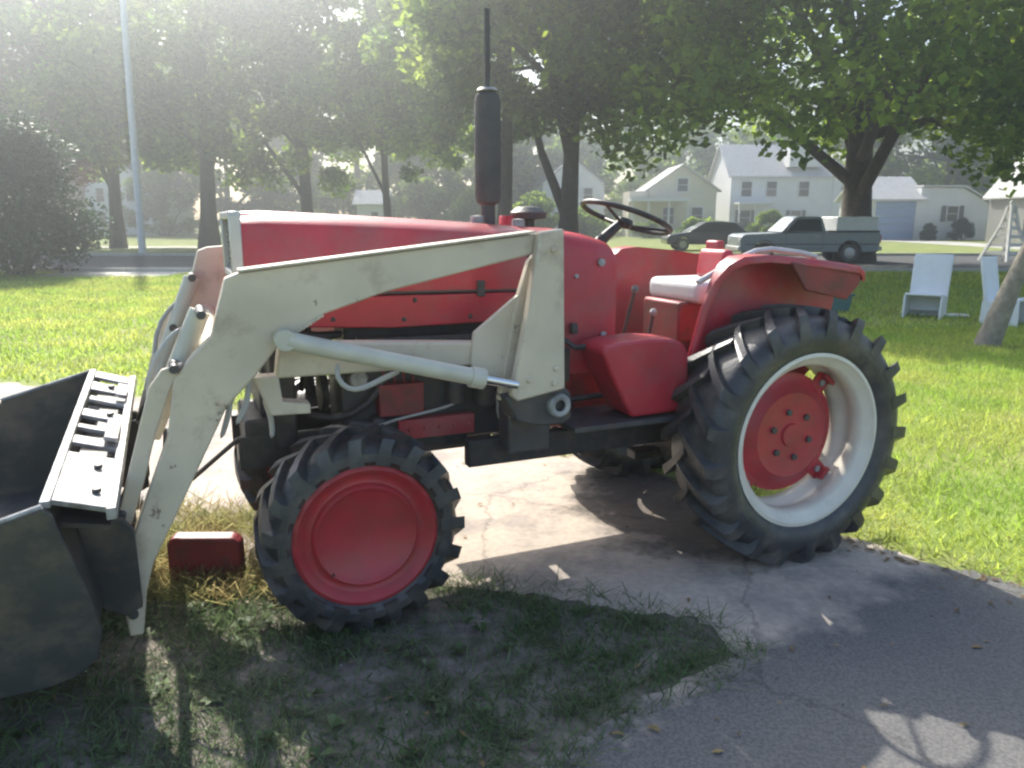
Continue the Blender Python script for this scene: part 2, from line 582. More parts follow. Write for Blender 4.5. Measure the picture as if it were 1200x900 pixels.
def rear_wheel(sign):
    e = empty("rear_wheel", (0, 0, 0.612))
    e.parent = T
    w = 0.37
    out = 0.885 * sign                       # outer face
    yc = out - sign * w / 2
    tyre_mb(0.615, w, 0.40, 21, 0.042, yc).build("tyre", M['rubber'], e, smooth=40)
    m = MB()                                 # white rim, open barrel seen from outside
    s = sign
    m.lathe([(0.412, out - s * 0.045), (0.415, out - s * 0.03), (0.398, out - s * 0.026), (0.39, out - s * 0.04), (0.365, out - s * 0.06), (0.352, out - s * 0.075),
             (0.350, out - s * 0.13), (0.362, out - s * 0.15), (0.362, out - s * 0.19), (0.345, out - s * 0.21), (0.345, out - s * 0.27), (0.385, out - s * 0.32),
             (0.405, out - s * 0.335), (0.412, out - s * 0.32), (0.395, out - s * 0.3), (0.36, out - s * 0.26), (0.37, out - s * 0.2), (0.37, out - s * 0.14),
             (0.36, out - s * 0.12), (0.375, out - s * 0.08), (0.40, out - s * 0.05)], (0, 0, 0), n=64, closed=True)
    m.build("rim", M['white'], e, smooth=50)
    d = MB()                                 # red dished centre
    dy = out - s * 0.155
    d.lathe([(0.0001, dy + s * 0.012), (0.055, dy + s * 0.012), (0.058, dy), (0.19, dy), (0.205, dy + s * 0.004), (0.235, dy - s * 0.03), (0.272, dy - s * 0.05), (0.292, dy - s * 0.05),
             (0.294, dy - s * 0.062), (0.272, dy - s * 0.066), (0.22, dy - s * 0.045), (0.19, dy - s * 0.02), (0.0001, dy - s * 0.02)], (0, 0, 0), n=48)
    d.build("wheel_disc", M['red_wheel'], e, smooth=40)
    for i in range(6):
        a = 2 * math.pi * i / 6 + 0.3
        b = MB()
        b.lathe([(0.0001, dy + s * 0.002), (0.016, dy + s * 0.002), (0.016, dy + s * 0.012), (0.011, dy + s * 0.013), (0.0001, dy + s * 0.013)],
                (0.115 * math.cos(a), 0, 0.115 * math.sin(a)), n=8)
        b.build("wheel_bolt", M['dark'], e, smooth=30)
    for i in range(4):                       # clamps that hold the disc in the rim
        a = 2 * math.pi * i / 4 + 0.75
        b = MB()
        rot = Matrix.Rotation(-a, 4, 'Y')
        b.box(rot @ Vector((0.308, dy - s * 0.055, 0)), (0.085, 0.018, 0.085), rot)
        b.box(rot @ Vector((0.338, dy - s * 0.035, 0)), (0.02, 0.06, 0.07), rot)
        b.build("rim_clamp", M['red_wheel'], e, bevel=0.004)
        c = MB()
        c.lathe([(0.0001, dy - s * 0.035), (0.017, dy - s * 0.035), (0.017, dy - s * 0.045)], rot @ Vector((0.31, 0, 0)), n=6)
        c.build("clamp_bolt", M['bright_steel'], e, smooth=0)
    h = MB()
    h.lathe([(0.075, dy - s * 0.02), (0.075, dy - s * 0.3), (0.11, dy - s * 0.3), (0.11, dy - s * 0.5)], (0, 0, 0), n=20)
    h.build("hub", M['black'], e)
    return e


def front_wheel(sign):
    e = empty("front_wheel", (2.028, 0, 0.408))
    e.parent = T
    w = 0.31
    out = 0.675 * sign
    s = sign
    yc = out - s * w / 2
    tyre_mb(0.41, w, 0.275, 19, 0.034, yc).build("tyre", M['rubber'], e, smooth=40)
    m = MB()
    m.lathe([(0.285, out - s * 0.05), (0.288, out - s * 0.03), (0.272, out - s * 0.022), (0.262, out - s * 0.03), (0.245, out - s * 0.05), (0.225, out - s * 0.062),
             (0.212, out - s * 0.058), (0.206, out - s * 0.036), (0.198, out - s * 0.028), (0.188, out - s * 0.034), (0.176, out - s * 0.046), (0.0001, out - s * 0.052),
             ], (0, 0, 0), n=64)
    m.build("wheel_disc", M['red_wheel'], e, smooth=50)
    b = MB()
    b.lathe([(0.275, out - s * 0.04), (0.25, out - s * 0.1), (0.24, out - s * 0.2), (0.28, out - s * 0.27)], (0, 0, 0), n=48)
    b.build("rim", M['red_wheel'], e, smooth=50)
    v = MB()
    v.tube([(0.135, out - s * 0.05, -0.135), (0.14, out - s * 0.03, -0.14)], 0.009, 8)
    v.build("valve", M['black'], e)
    h = MB()
    h.lathe([(0.0001, out - s * 0.06), (0.1, out - s * 0.06), (0.09, out - s * 0.2), (0.06, out - s * 0.35), (0.0001, out - s * 0.35)], (0, 0, 0), n=16)
    h.build("hub", M['red_dull'], e)
    return e


for s in (1, -1):
    rear_wheel(s)
    front_wheel(s)


# hood
def hood_sec(u, zt, zs, zb, w=0.262, wt=0.13):
    half = [(0, zt), (wt, zt), (wt + 0.025, zt - 0.008), (wt + 0.035, zs + 0.022), (w - 0.03, zs + 0.008), (w - 0.008, zs - 0.01), (w, zs - 0.04), (w, zb)]
    pts = [(u, v, z) for v, z in half] + [(u, -v, z) for v, z in reversed(half[1:])]
    return pts


m = MB()
m.loft([hood_sec(2.385, 1.648, 1.608, 1.395, 0.258), hood_sec(2.30, 1.652, 1.612, 1.33), hood_sec(2.0, 1.638, 1.602, 1.31),
        hood_sec(1.7, 1.622, 1.588, 1.31), hood_sec(1.4, 1.604, 1.57, 1.31), hood_sec(1.16, 1.585, 1.555, 1.31)])
hood = m.build("hood", M['red'], T, smooth=30)
m = MB()
m.prism([(2.385, 1.39), (2.33, 1.32), (1.16, 1.302), (1.16, 1.31), (2.33, 1.33)], 0.258, 0.268)
m.build("hood_trim", M['dark'], hood)
for s in (1, -1):
    m = MB()
    a, b = sorted((s * 0.236, s * 0.266))
    m.prism([(2.375, 1.385), (2.33, 1.298), (2.2, 1.19), (1.8, 1.165), (1.16, 1.17), (1.16, 1.296), (2.25, 1.306)], a, b)
    m.build("side_panel", M['red'], hood, bevel=0.006)
for (u, z) in ((2.22, 1.27), (2.05, 1.215), (1.75, 1.2), (1.45, 1.2), (1.25, 1.205), (1.22, 1.27), (1.7, 1.28)):
    m = MB()
    m.lathe([(0.0001, 0.277), (0.008, 0.276), (0.011, 0.266)], (u, 0, z), n=6)
    m.build("panel_bolt", M['dark'], hood, smooth=0)
for u in (1.95, 1.4):
    m = MB()
    m.box((u, 0.272, 1.32), (0.035, 0.014, 0.07))
    m.box((u, 0.282, 1.335), (0.02, 0.008, 0.02))
    m.build("hood_latch", M['dark'], hood, bevel=0.003)
m = MB()
m.prism([(1.172, 1.54), (1.164, 1.54), (1.164, 1.175), (1.172, 1.175)], 0.262, 0.2665)
m.build("panel_seam", M['black'], hood)
m = MB()                                     # nose frame
for s in (1, -1):
    m.box((2.405, s * 0.25, 1.515), (0.045, 0.028, 0.245))
m.box((2.405, 0, 1.633), (0.05, 0.52, 0.03))
m.box((2.405, 0, 1.395), (0.04, 0.52, 0.03))
m.build("nose_frame", M['bezel'], T, bevel=0.006)
g = MB()
for i in range(9):
    g.box((2.40, 0, 1.425 + i * 0.023), (0.012, 0.465, 0.008))
g.build("grille_bar", M['dark'], T)
m = MB()
m.box((2.26, 0, 0.98), (0.1, 0.44, 0.62))
m.box((2.30, 0, 1.33), (0.04, 0.4, 0.1))
m.build("radiator", M['black'], T, bevel=0.01)
m = MB()
m.box((2.36, 0, 0.72), (0.12, 0.42, 0.18))
m.box((2.34, 0, 0.9), (0.03, 0.42, 0.16))
m.build("front_bolster", M['black'], T, bevel=0.015)
m = MB()                                     # front frame rails
for s in (1, -1):
    m.box((1.95, s * 0.2, 0.67), (1.0, 0.03, 0.14))
m.build("frame_rail", M['black'], T, bevel=0.004)
m = MB()
m.loft([[(u + 2.03, v, z + 0.42) for u, z in ((-0.06, -0.05), (0.06, -0.05), (0.05, 0.07), (-0.05, 0.07))] for v in (-0.42, -0.2, 0, 0.2, 0.42)])
m.box((2.03, 0, 0.53), (0.18, 0.14, 0.2))
m.build("front_axle", M['black'], T, bevel=0.01)

# engine and what hangs on it
m = MB()
m.box((1.58, 0, 0.82), (0.86, 0.30, 0.42))
m.box((1.58, 0, 1.09), (0.80, 0.24, 0.16))
m.box((1.60, 0, 0.61), (0.62, 0.24, 0.12))
m.build("engine_block", M['dark'], T, bevel=0.015)
m = MB()
m.box((1.60, 0.2, 0.70), (0.36, 0.06, 0.09))
for i in range(5):
    m.tube([(1.45 + i * 0.07, 0.225, 0.70), (1.45 + i * 0.07, 0.24, 0.70)], 0.01, 6)
m.build("oil_pan", M['red'], T, bevel=0.006)
m = MB()
for i in range(4):
    x = 1.28 + i * 0.19
    m.tube([(x, 0.14, 1.03), (x, 0.21, 1.05), (x + 0.03, 0.225, 1.09)], 0.026, 8)
m.tube([(1.22, 0.225, 1.09), (1.95, 0.225, 1.10)], 0.034, 10)
m.build("exhaust_manifold", M['black'], T)
m = MB()
m.lathe([(0.0001, -0.08), (0.045, -0.08), (0.05, -0.06), (0.05, 0.07), (0.03, 0.09), (0.0001, 0.09)], (1.36, 0.205, 0.86), n=16, axis='Z')
m.lathe([(0.0001, -0.07), (0.04, -0.07), (0.042, 0.06), (0.02, 0.08), (0.0001, 0.08)], (1.50, 0.2, 0.87), n=16, axis='Z')
m.build("oil_filter", M['dark'], T)
m = MB()
m.box((1.76, 0.19, 0.84), (0.2, 0.08, 0.14))
for i in range(4):
    m.tube([(1.70 + i * 0.04, 0.2, 0.91), (1.70 + i * 0.045, 0.2, 0.97), (1.62 + i * 0.09, 0.17, 1.07)], 0.006, 6)
m.build("injection_pump", M['red_dull'], T, bevel=0.01)
m = MB()
m.lathe([(0.0001, -0.01), (0.09, -0.01), (0.082, 0.005), (0.09, 0.02), (0.0001, 0.02)], (2.06, 0, 0.86), n=24, axis='X')
m.lathe([(0.0001, -0.01), (0.04, -0.01), (0.034, 0.005), (0.04, 0.02), (0.0001, 0.02)], (2.06, 0.17, 1.02), n=16, axis='X')
m.lathe([(0.0001, -0.12), (0.06, -0.12), (0.06, 0.0), (0.0001, 0.0)], (2.05, 0.17, 1.02), n=16, axis='X')
for a in range(5):
    rot = Matrix.Rotation(2 * math.pi * a / 5, 4, 'X')
    m.box(Vector((2.13, 0, 1.02)) + rot @ Vector((0, 0, 0.1)), (0.02, 0.07, 0.18), rot @ Matrix.Rotation(0.5, 4, 'Z'))
m.build("fan_and_pulleys", M['black'], T)
for pts, r_, mm in (([(1.95, 0.2, 1.12), (1.85, 0.23, 1.0), (1.7, 0.24, 0.95), (1.55, 0.22, 0.98), (1.42, 0.2, 1.08)], 0.011, 'black'),
                     ([(2.18, 0.12, 0.80), (2.05, 0.2, 0.76), (1.9, 0.22, 0.82), (1.82, 0.2, 0.95)], 0.02, 'black'),
                     ([(1.30, 0.2, 1.12), (1.27, 0.24, 1.0), (1.33, 0.25, 0.8), (1.28, 0.2, 0.68)], 0.008, 'hose'),
                     ([(1.5, 0.22, 0.8), (1.62, 0.25, 0.78), (1.8, 0.24, 0.76), (1.95, 0.2, 0.7)], 0.007, 'hose'),
                     ([(1.12, 0.28, 1.12), (1.16, 0.27, 0.95), (1.1, 0.26, 0.8)], 0.01, 'black'),
                     ([(2.2, 0.18, 1.16), (2.1, 0.2, 1.13), (1.98, 0.14, 1.14)], 0.022, 'black')):
    m = MB()
    m.tube(pts, r_, 8)
    m.build("engine_hose", M[mm], T, smooth=60, subsurf=1)
for (u, v, z, sx, sz, mm) in ((1.86, 0.16, 0.72, 0.12, 0.1, 'dark'), (1.22, 0.17, 0.78, 0.10, 0.16, 'black'), (1.62, 0.17, 1.02, 0.08, 0.06, 'dark'), (1.94, 0.15, 0.94, 0.09, 0.09, 'bright_steel')):
    m = MB()
    m.lathe([(0.0001, 0.06), (sz * 0.42, 0.055), (sz * 0.5, 0.03), (sz * 0.5, -0.06), (0.0001, -0.06)], (u, v, z), n=14)
    m.box((u, v - 0.02, z), (sx, 0.04, sz * 0.6))
    m.build("engine_fitting", M[mm], T, bevel=0.004)
m = MB()
m.box((1.03, 0, 0.86), (0.3, 0.34, 0.5))
m.box((0.55, 0, 0.76), (0.75, 0.30, 0.36))
m.box((-0.05, 0, 0.72), (0.5, 0.36, 0.44))
m.build("gearbox", M['red_dull'], T, bevel=0.03, seg=3)
m = MB()
m.lathe([(0.13, -0.5), (0.09, -0.3), (0.13, -0.2), (0.13, 0.2), (0.09, 0.3), (0.13, 0.5)], (0, 0, 0.612), n=24)
m.build("rear_axle", M['red_dull'], T)
m = MB()
m.box((0.85, 0.4, 0.615), (1.35, 0.06, 0.12))
m.box((0.85, -0.4, 0.615), (1.35, 0.06, 0.12))
for u in (0.35, 1.2):
    m.box((u, 0, 0.6), (0.1, 0.8, 0.07))
m.build("subframe", M['black'], T, bevel=0.006)

m = MB()
m.box((0.05, 0, 0.36), (0.75, 0.09, 0.05))
m.box((0.12, 0, 0.45), (0.30, 0.30, 0.18))
m.build("drawbar", M['black'], T, bevel=0.01)  # hidden hitch parts, added to deepen the shade between the wheels
for s in (1, -1):
    m = MB()
    m.box((0.0, s * 0.34, 0.5), (0.26, 0.14, 0.34))
    m.tube([(0.12, s * 0.3, 0.42), (-0.35, s * 0.36, 0.38), (-0.72, s * 0.4, 0.36)], 0.025, 8)
    m.build("lower_link", M['black'], T, bevel=0.015)  # added with the drawbar for a darker, fuller underside
# dash cowl behind the hood
def cowl_sec(u, zt, w, zb, wt):
    half = [(0, zt), (wt, zt - 0.004), (w - 0.04, zt - 0.022), (w - 0.01, zt - 0.05), (w, zt - 0.09), (w, zb)]
    return [(u, v, z) for v, z in half] + [(u, -v, z) for v, z in reversed(half[1:])]


m = MB()
m.loft([cowl_sec(1.155, 1.585, 0.266, 0.9, 0.14), cowl_sec(1.0, 1.58, 0.275, 0.9, 0.15), cowl_sec(0.85, 1.555, 0.275, 0.9, 0.15), cowl_sec(0.74, 1.525, 0.268, 0.92, 0.15), cowl_sec(0.70, 1.49, 0.255, 0.95, 0.14)])
cowl = m.build("dash_cowl", M['red'], T, smooth=40)
m = MB()
m.box((0.692, 0, 1.42), (0.016, 0.34, 0.12))
for v in (-0.1, 0.1):
    m.lathe([(0.0001, -0.012), (0.04, -0.012), (0.04, 0), (0.0001, 0)], (0.684, v, 1.43), n=16, axis='X')
m.build("instrument_panel", M['black'], cowl, bevel=0.004)
for (u, z, r_) in ((0.80, 1.42, 0.018), (0.93, 1.36, 0.01), (0.78, 1.08, 0.014)):
    m = MB()
    m.lathe([(0.0001, 0.015), (r_, 0.012), (r_, 0.0)], (u, 0.275, z), n=12)
    m.build("panel_knob", M['bright_steel'], cowl)
# steering
m = MB()
m.tube([(0.80, 0, 1.35), (0.66, 0, 1.50), (0.53, 0, 1.60)], [0.035, 0.03, 0.022], 12)
m.build("steering_column", M['black'], T)
sw = empty("steering_wheel", (0.50, 0, 1.625))
sw.parent = T
sw.rotation_euler = (0, -math.atan2(0.17, 0.47), 0)
m = MB()
ring = []
n1, n2 = 48, 10
vs, fs = [], []
for i in range(n1):
    a = 2 * math.pi * i / n1
    for j in range(n2):
        b = 2 * math.pi * j / n2
        rr = 0.232 + 0.0135 * math.cos(b)
        vs.append((rr * math.cos(a), rr * math.sin(a), 0.0135 * math.sin(b)))
        fs.append((i * n2 + j, ((i + 1) % n1) * n2 + j, ((i + 1) % n1) * n2 + (j + 1) % n2, i * n2 + (j + 1) % n2))
m.add(vs, fs)
m.build("wheel_ring", M['black'], sw, smooth=60)
for a in (0.5, 0.5 + 2.094, 0.5 + 4.189):
    m = MB()
    m.tube([(0.03 * math.cos(a), 0.03 * math.sin(a), -0.035), (0.12 * math.cos(a), 0.12 * math.sin(a), -0.02), (0.23 * math.cos(a), 0.23 * math.sin(a), 0)], 0.0085, 8)
    m.build("spoke", M['black'], sw)
m = MB()
m.lathe([(0.0001, -0.055), (0.035, -0.05), (0.045, -0.03), (0.038, -0.008), (0.0001, 0.0)], (0, 0, 0), n=20, axis='Z')
m.build("wheel_hub", M['black'], sw)
# levers
for (x0, v0, x1, v1, z1) in ((0.62, 0.16, 0.56, 0.2, 1.28), (0.55, -0.14, 0.5, -0.2, 1.34), (0.42, 0.1, 0.40, 0.13, 1.15)):
    m = MB()
    m.tube([(x0, v0, 0.95), (x1, v1, z1)], 0.009, 8)
    lv = m.build("lever", M['dark'], T)
    m = MB()
    m.lathe([(0.0001, -0.02), (0.016, -0.014), (0.02, 0.004), (0.012, 0.018), (0.0001, 0.02)], (x1, v1, z1), n=12, axis='Z')
    m.build("lever_knob", M['bright_steel'], lv)

# exhaust stack
m = MB()
m.tube([(1.256, 0, 1.56), (1.256, 0, 1.70)], 0.034, 14)
m.lathe([(0.03, 0), (0.055, 0.015), (0.06, 0.04), (0.062, 0.24), (0.06, 0.46), (0.055, 0.49), (0.022, 0.51)], (1.256, 0, 1.68), n=24, axis='Z')
ex = m.build("exhaust_stack", M['sooty'], T)
m = MB()
m.tube([(1.256, 0, 2.17), (1.256, 0, 2.535)], 0.0135, 12)
m.build("tail_pipe", M['sooty'], ex)
m = MB()
m.lathe([(0.04, 0), (0.052, 0.004), (0.04, 0.016), (0.016, 0.02)], (1.256, 0, 2.185), n=20, axis='Z')
m.build("muffler_collar", M['bright_steel'], ex)
# caps and cleaner behind the stack
m = MB()
m.lathe([(0.0001, 0.06), (0.05, 0.06), (0.055, 0.05), (0.055, 0.0)], (1.10, -0.1, 1.575), n=20, axis='Z')
m.build("fuel_cap", M['red'], T)
m = MB()
m.lathe([(0.03, 0.0), (0.03, 0.04), (0.085, 0.045), (0.09, 0.075), (0.06, 0.1), (0.0001, 0.105)], (1.02, -0.06, 1.575), n=20, axis='Z')
m.build("air_precleaner", M['dark'], T)
m = MB()
m.lathe([(0.0001, 0.035), (0.03, 0.032), (0.032, 0.0)], (1.14, 0.09, 1.585), n=16, axis='Z')
m.build("filler_cap", M['bright_steel'], T)
m = MB()
m.lathe([(0.0001, 0.035), (0.03, 0.032), (0.032, 0.0)], (1.33, 0.05, 1.60), n=16, axis='Z')
m.build("filler_cap", M['bright_steel'], T)


# fenders
def fender(s):
    yi = s * 0.478
    prof = [(0.47, 0.82), (0.455, 0.90), (0.42, 1.04), (0.375, 1.20), (0.33, 1.33), (0.285, 1.41), (0.23, 1.448), (0.12, 1.458), (-0.1, 1.438), (-0.3, 1.412), (-0.40, 1.395), (-0.45, 1.37), (-0.465, 1.33)]
    wid = [0.022, 0.022, 0.024, 0.028, 0.05, 0.09, 0.13, 0.17, 0.20, 0.21, 0.21, 0.20, 0.19]
    th = 0.014
    secs = []
    for j, (u, z) in enumerate(prof):
        a = Vector(prof[max(j - 1, 0)])
        b = Vector(prof[min(j + 1, len(prof) - 1)])
        t = (b - a).normalized()
        n = Vector((t.y, -t.x))
        if n.dot(Vector((0, 0.8)) - Vector((u, z))) < 0:
            n = -n
        y1 = yi + s * wid[j]
        p, q = (u, z), (u + n.x * th, z + n.y * th)
        d = 0.012
        pe = (u + n.x * d, z + n.y * d)
        qe = (u + n.x * (d + 0.022), z + n.y * (d + 0.022))
        secs.append([(p[0], yi, p[1]), (p[0], y1 - s * 0.012, p[1]), (pe[0], y1, pe[1]), (qe[0], y1, qe[1]), (q[0], y1 - s * 0.014, q[1]), (q[0], yi, q[1])])
    m = MB()
    m.loft(secs)
    f = m.build("fender", M['red'], T, smooth=45)
    m = MB()
    a, b = sorted((yi - s * 0.006, yi + s * 0.006))
    m.prism([(u - 0.004 * (z < 1.4), z - 0.004) for u, z in prof[:-1]] + [(-0.45, 1.2), (-0.38, 0.9), (-0.2, 0.75), (0.3, 0.75)], a, b)
    m.build("inner_panel", M['red'], f)
    m = MB()
    a, b = sorted((s * 0.655, s * 0.672))
    m.prism([(0.02, 1.425), (-0.3, 1.39), (-0.42, 1.36), (-0.42, 1.31), (-0.34, 1.235), (-0.08, 1.29)], a, b)
    m.build("skirt", M['red_dull'], f, bevel=0.006)
    return f


fender(1)
fender(-1)
m = MB()
m.tube([(0.375, 0.45, 1.325), (0.28, 0.452, 1.37), (0.13, 0.458, 1.44), (0.05, 0.465, 1.468), (-0.03, 0.475, 1.475), (-0.2, 0.485, 1.456), (-0.3, 0.49, 1.435)], 0.014, 10)
m.build("grab_rail", M['bezel'], T, smooth=60)
m = MB()
m.box((-0.30, -0.3, 1.45), (0.05, 0.12, 0.09))
m.build("tail_lamp", M['red'], T, bevel=0.012)

# seat
seat = empty("seat", (0.02, 0, 1.215))
seat.parent = T
m = MB()
m.box((0.0, 0.02, 0.035), (0.40, 0.46, 0.115))
m.build("seat_cushion", M['seat'], seat, bevel=0.038, seg=4, smooth=60)
m = MB()
m.box((-0.09, 0, 0.165), (0.07, 0.24, 0.16), Matrix.Rotation(-0.15, 4, 'Y'))
m.build("backrest", M['red'], seat, bevel=0.03, seg=4, smooth=60)
m = MB()
m.box((0.05, 0, -0.12), (0.4, 0.34, 0.21))
m.box((0.02, 0, -0.26), (0.24, 0.2, 0.16))
m.build("seat_base", M['red_dull'], seat, bevel=0.015)

# step box on the near side and foot plates
m = MB()
m.prism([(0.945, 1.045), (0.93, 1.07), (0.86, 1.085), (0.70, 1.092), (0.56, 1.08), (0.51, 1.055), (0.485, 1.0), (0.475, 0.74), (0.78, 0.735), (0.82, 0.8), (0.9, 0.95)], 0.34, 0.56)
m.build("side_box", M['red'], T, bevel=0.02, seg=3)
for s in (1, -1):
    m = MB()
    m.box((0.78, s * 0.42, 0.715), (0.62, 0.34, 0.025))
    m.build("foot_plate", M['dark'], T, bevel=0.004)
m = MB()
m.box((1.02, 0.29, 0.95), (0.10, 0.03, 0.16))
m.box((0.95, 0.30, 1.12), (0.03, 0.03, 0.05))
m.tube([(1.0, 0.3, 1.07), (0.97, 0.36, 1.04), (0.94, 0.4, 1.05)], 0.014, 8)
m.build("pedal", M['dark'], T, bevel=0.004)
m = MB()
m.tube([(1.05, 0.3, 0.78), (0.7, 0.33, 0.8), (0.62, 0.36, 0.76)], 0.014, 8)
m.tube([(1.1, 0.29, 1.0), (1.05, 0.3, 0.85), (0.95, 0.3, 0.75)], 0.01, 8)
m.build("linkage", M['black'], T)


# ------------------------------------------------------------------ front loader, parts of the tractor
def loader_side(s):
    dz = 0.0 if s > 0 else 0.05
    du = 0.0 if s > 0 else 0.05
    y0, y1 = sorted((s * 0.56, s * 0.625))
    arm_poly = [(1.20, 1.575), (1.29, 1.562), (1.75, 1.512), (2.43, 1.437), (2.475, 1.42), (2.535, 1.22), (2.60, 1.16), (2.665, 1.08), (2.70, 0.88), (2.775, 0.70), (2.84, 0.54), (2.868, 0.44),
                (2.875, 0.33), (2.89, 0.235), (2.885, 0.165), (2.84, 0.165), (2.815, 0.33), (2.785, 0.43), (2.64, 0.70), (2.50, 0.97), (2.40, 1.07), (2.30, 1.19), (2.15, 1.28), (1.92, 1.352), (1.31, 1.482)]
    if s < 0:
        arm_poly = [(u + du * min(1, max(0, (u - 1.3))), z + dz * min(1, max(0, (u - 1.3)))) for u, z in arm_poly]
    m = MB()
    m.prism(arm_poly, y0, y1)
    arm = m.build("loader_arm", M['beige'], T, bevel=0.007)
    m = MB()                                  # wear strip along the outer edge
    a, b = sorted((s * 0.545, s * 0.64))
    top = [(1.31, 1.565), (1.75, 1.516), (2.43, 1.441)]
    m.prism([(u, z) for u, z in top] + [(u, z + 0.008) for u, z in reversed(top)], a, b)
    m.build("edge_flange", M['beige'], arm)
    # parallel link bar in front of the leg
    m = MB()
    a, b = sorted((s * 0.575, s * 0.61))
    m.prism([(2.63, 1.135), (2.70, 1.115), (2.745, 1.055), (2.83, 0.78), (2.895, 0.57), (2.905, 0.50), (2.885, 0.485), (2.86, 0.53), (2.79, 0.72), (2.735, 0.90), (2.68, 1.04)], a, b)
    m.build("link_bar", M['beige'], T, bevel=0.005)
    # bucket cylinder, behind the link bar
    m = MB()
    yy = s * 0.50
    m.tube([(2.56, yy, 1.30 + dz), (2.76, yy, 0.86)], 0.036, 14)
    bc = m.build("bucket_cylinder", M['cyl'], T)
    m = MB()
    m.tube([(2.76, yy, 0.86), (2.87, yy, 0.62)], 0.018, 12)
    m.build("cylinder_rod", M['chrome'], bc)
    for (u, z) in ((2.56, 1.30 + dz), (2.87, 0.62), (2.865, 0.25), (2.66, 1.12)):
        m = MB()
        m.lathe([(0.0001, s * 0.64), (0.014, s * 0.64), (0.017, s * 0.632), (0.017, s * 0.54), (0.018, s * 0.535), (0.018, s * 0.46), (0.0001, s * 0.46)], (u, 0, z), n=16)
        m.build("pivot_pin", M['dark'], arm)
    # lift cylinder
    yy = s * 0.665
    m = MB()
    m.tube([(2.285, yy, 1.20), (2.24, yy, 1.186), (1.56, yy, 1.005)], 0.034, 18)
    m.tube([(1.60, yy, 1.014), (1.545, yy, 1.0)], 0.042, 18)
    m.lathe([(0.0001, -0.03), (0.037, -0.03), (0.037, 0.03), (0.0001, 0.03)], (2.295, yy, 1.203), n=16)
    lc = m.build("lift_cylinder", M['cyl'], T)
    m = MB()
    m.tube([(1.56, yy, 1.005), (1.40, yy, 0.963)], 0.02, 14)
    m.build("cylinder_rod", M['chrome'], lc)
    # upright post
    a, b = sorted((s * 0.625, s * 0.675))
    m = MB()
    m.prism([(1.305, 1.568), (1.20, 1.582), (1.185, 0.93), (1.40, 0.895), (1.425, 0.92), (1.355, 1.25)], a, b)
    up = m.build("loader_upright", M['beige'], T, bevel=0.008)
    for (u, z) in ((1.25, 1.50), (1.23, 1.02), (1.35, 0.98), (1.24, 0.96)):
        m = MB()
        m.lathe([(0.0001, s * 0.69), (0.011, s * 0.688), (0.014, s * 0.674)], (u, 0, z), n=6)
        m.build("bolt_head", M['beige'], up, smooth=0)
    m = MB()                                 # weld bead where the beam meets the knee plate
    wb = [(2.30 - 0.004 * i, s * 0.627, 1.19 + 0.0024 * i + 0.003 * math.sin(i * 1.9)) for i in range(38)]
    m.tube(wb, [0.006 + 0.0015 * math.sin(i * 2.3) for i in range(38)], 6)
    m.build("weld_bead", M['beige'], arm)
    a, b = sorted((s * 0.53, s * 0.57))
    m = MB()
    m.prism([(1.305, 1.45), (1.20, 1.56), (1.20, 0.9), (1.44, 0.88), (1.37, 1.25)], a, b)
    m.build("inner_plate", M['beige'], up, bevel=0.006)
    m = MB()
    a, b = sorted((s * 0.53, s * 0.56))
    m.prism([(1.34, 1.32), (1.54, 1.17), (1.56, 1.04), (1.42, 0.93), (1.36, 0.93)], a, b)
    m.build("gusset", M['beige'], up, bevel=0.005)
    # lower bracket with its round boss
    a, b = sorted((s * 0.50, s * 0.635))
    m = MB()
    m.prism([(1.44, 0.91), (1.17, 0.93), (1.135, 0.90), (1.13, 0.79), (1.17, 0.765), (1.30, 0.77), (1.39, 0.80)], a, b)
    m.box((1.27, s * 0.45, 0.72), (0.2, 0.12, 0.2))
    br = m.build("mounting_bracket", M['dark'], T, bevel=0.01)
    m = MB()
    m.lathe([(0.024, s * 0.655), (0.026, s * 0.665), (0.042, s * 0.668), (0.05, s * 0.66), (0.052, s * 0.63)], (1.20, 0, 0.855), n=24)
    m.build("boss", M['bright_steel'], br)
    # side beam running forward
    a, b = sorted((s * 0.46, s * 0.54))
    m = MB()
    m.prism([(2.30, 1.175), (1.50, 1.125), (1.50, 1.03), (2.32, 1.04)], a, b)
    bm_ = m.build("side_beam", M['beige'], T, bevel=0.01)
    m = MB()
    m.prism([(2.40, 1.05), (2.31, 1.05), (2.30, 0.95), (2.20, 0.935), (2.20, 0.895), (2.345, 0.90)], a, b)
    m.build("drop_bracket", M['beige'], bm_, bevel=0.006)
    # hoses
    hp = [[(2.10, 0.60, 1.10), (2.115, 0.62, 1.04), (2.075, 0.63, 0.995), (2.02, 0.63, 0.99), (1.93, 0.62, 1.03), (1.86, 0.60, 1.045)],
          [(2.47, 0.52, 1.14), (2.475, 0.55, 1.04), (2.49, 0.56, 0.93), (2.53, 0.55, 0.83)],
          [(2.42, 0.52, 1.10), (2.415, 0.55, 1.03), (2.43, 0.56, 0.95), (2.475, 0.56, 0.88)],
          [(2.36, 0.42, 0.95), (2.33, 0.44, 0.86), (2.34, 0.44, 0.78)],
          [(2.62, 0.5, 1.25), (2.72, 0.5, 1.16), (2.76, 0.49, 1.0), (2.74, 0.48, 0.9)]]
    for q in hp:
        m = MB()
        m.tube([(u, s * v, z) for u, v, z in q], 0.012, 8)
        m.build("hose", M['hose'], T, smooth=60, subsurf=1)


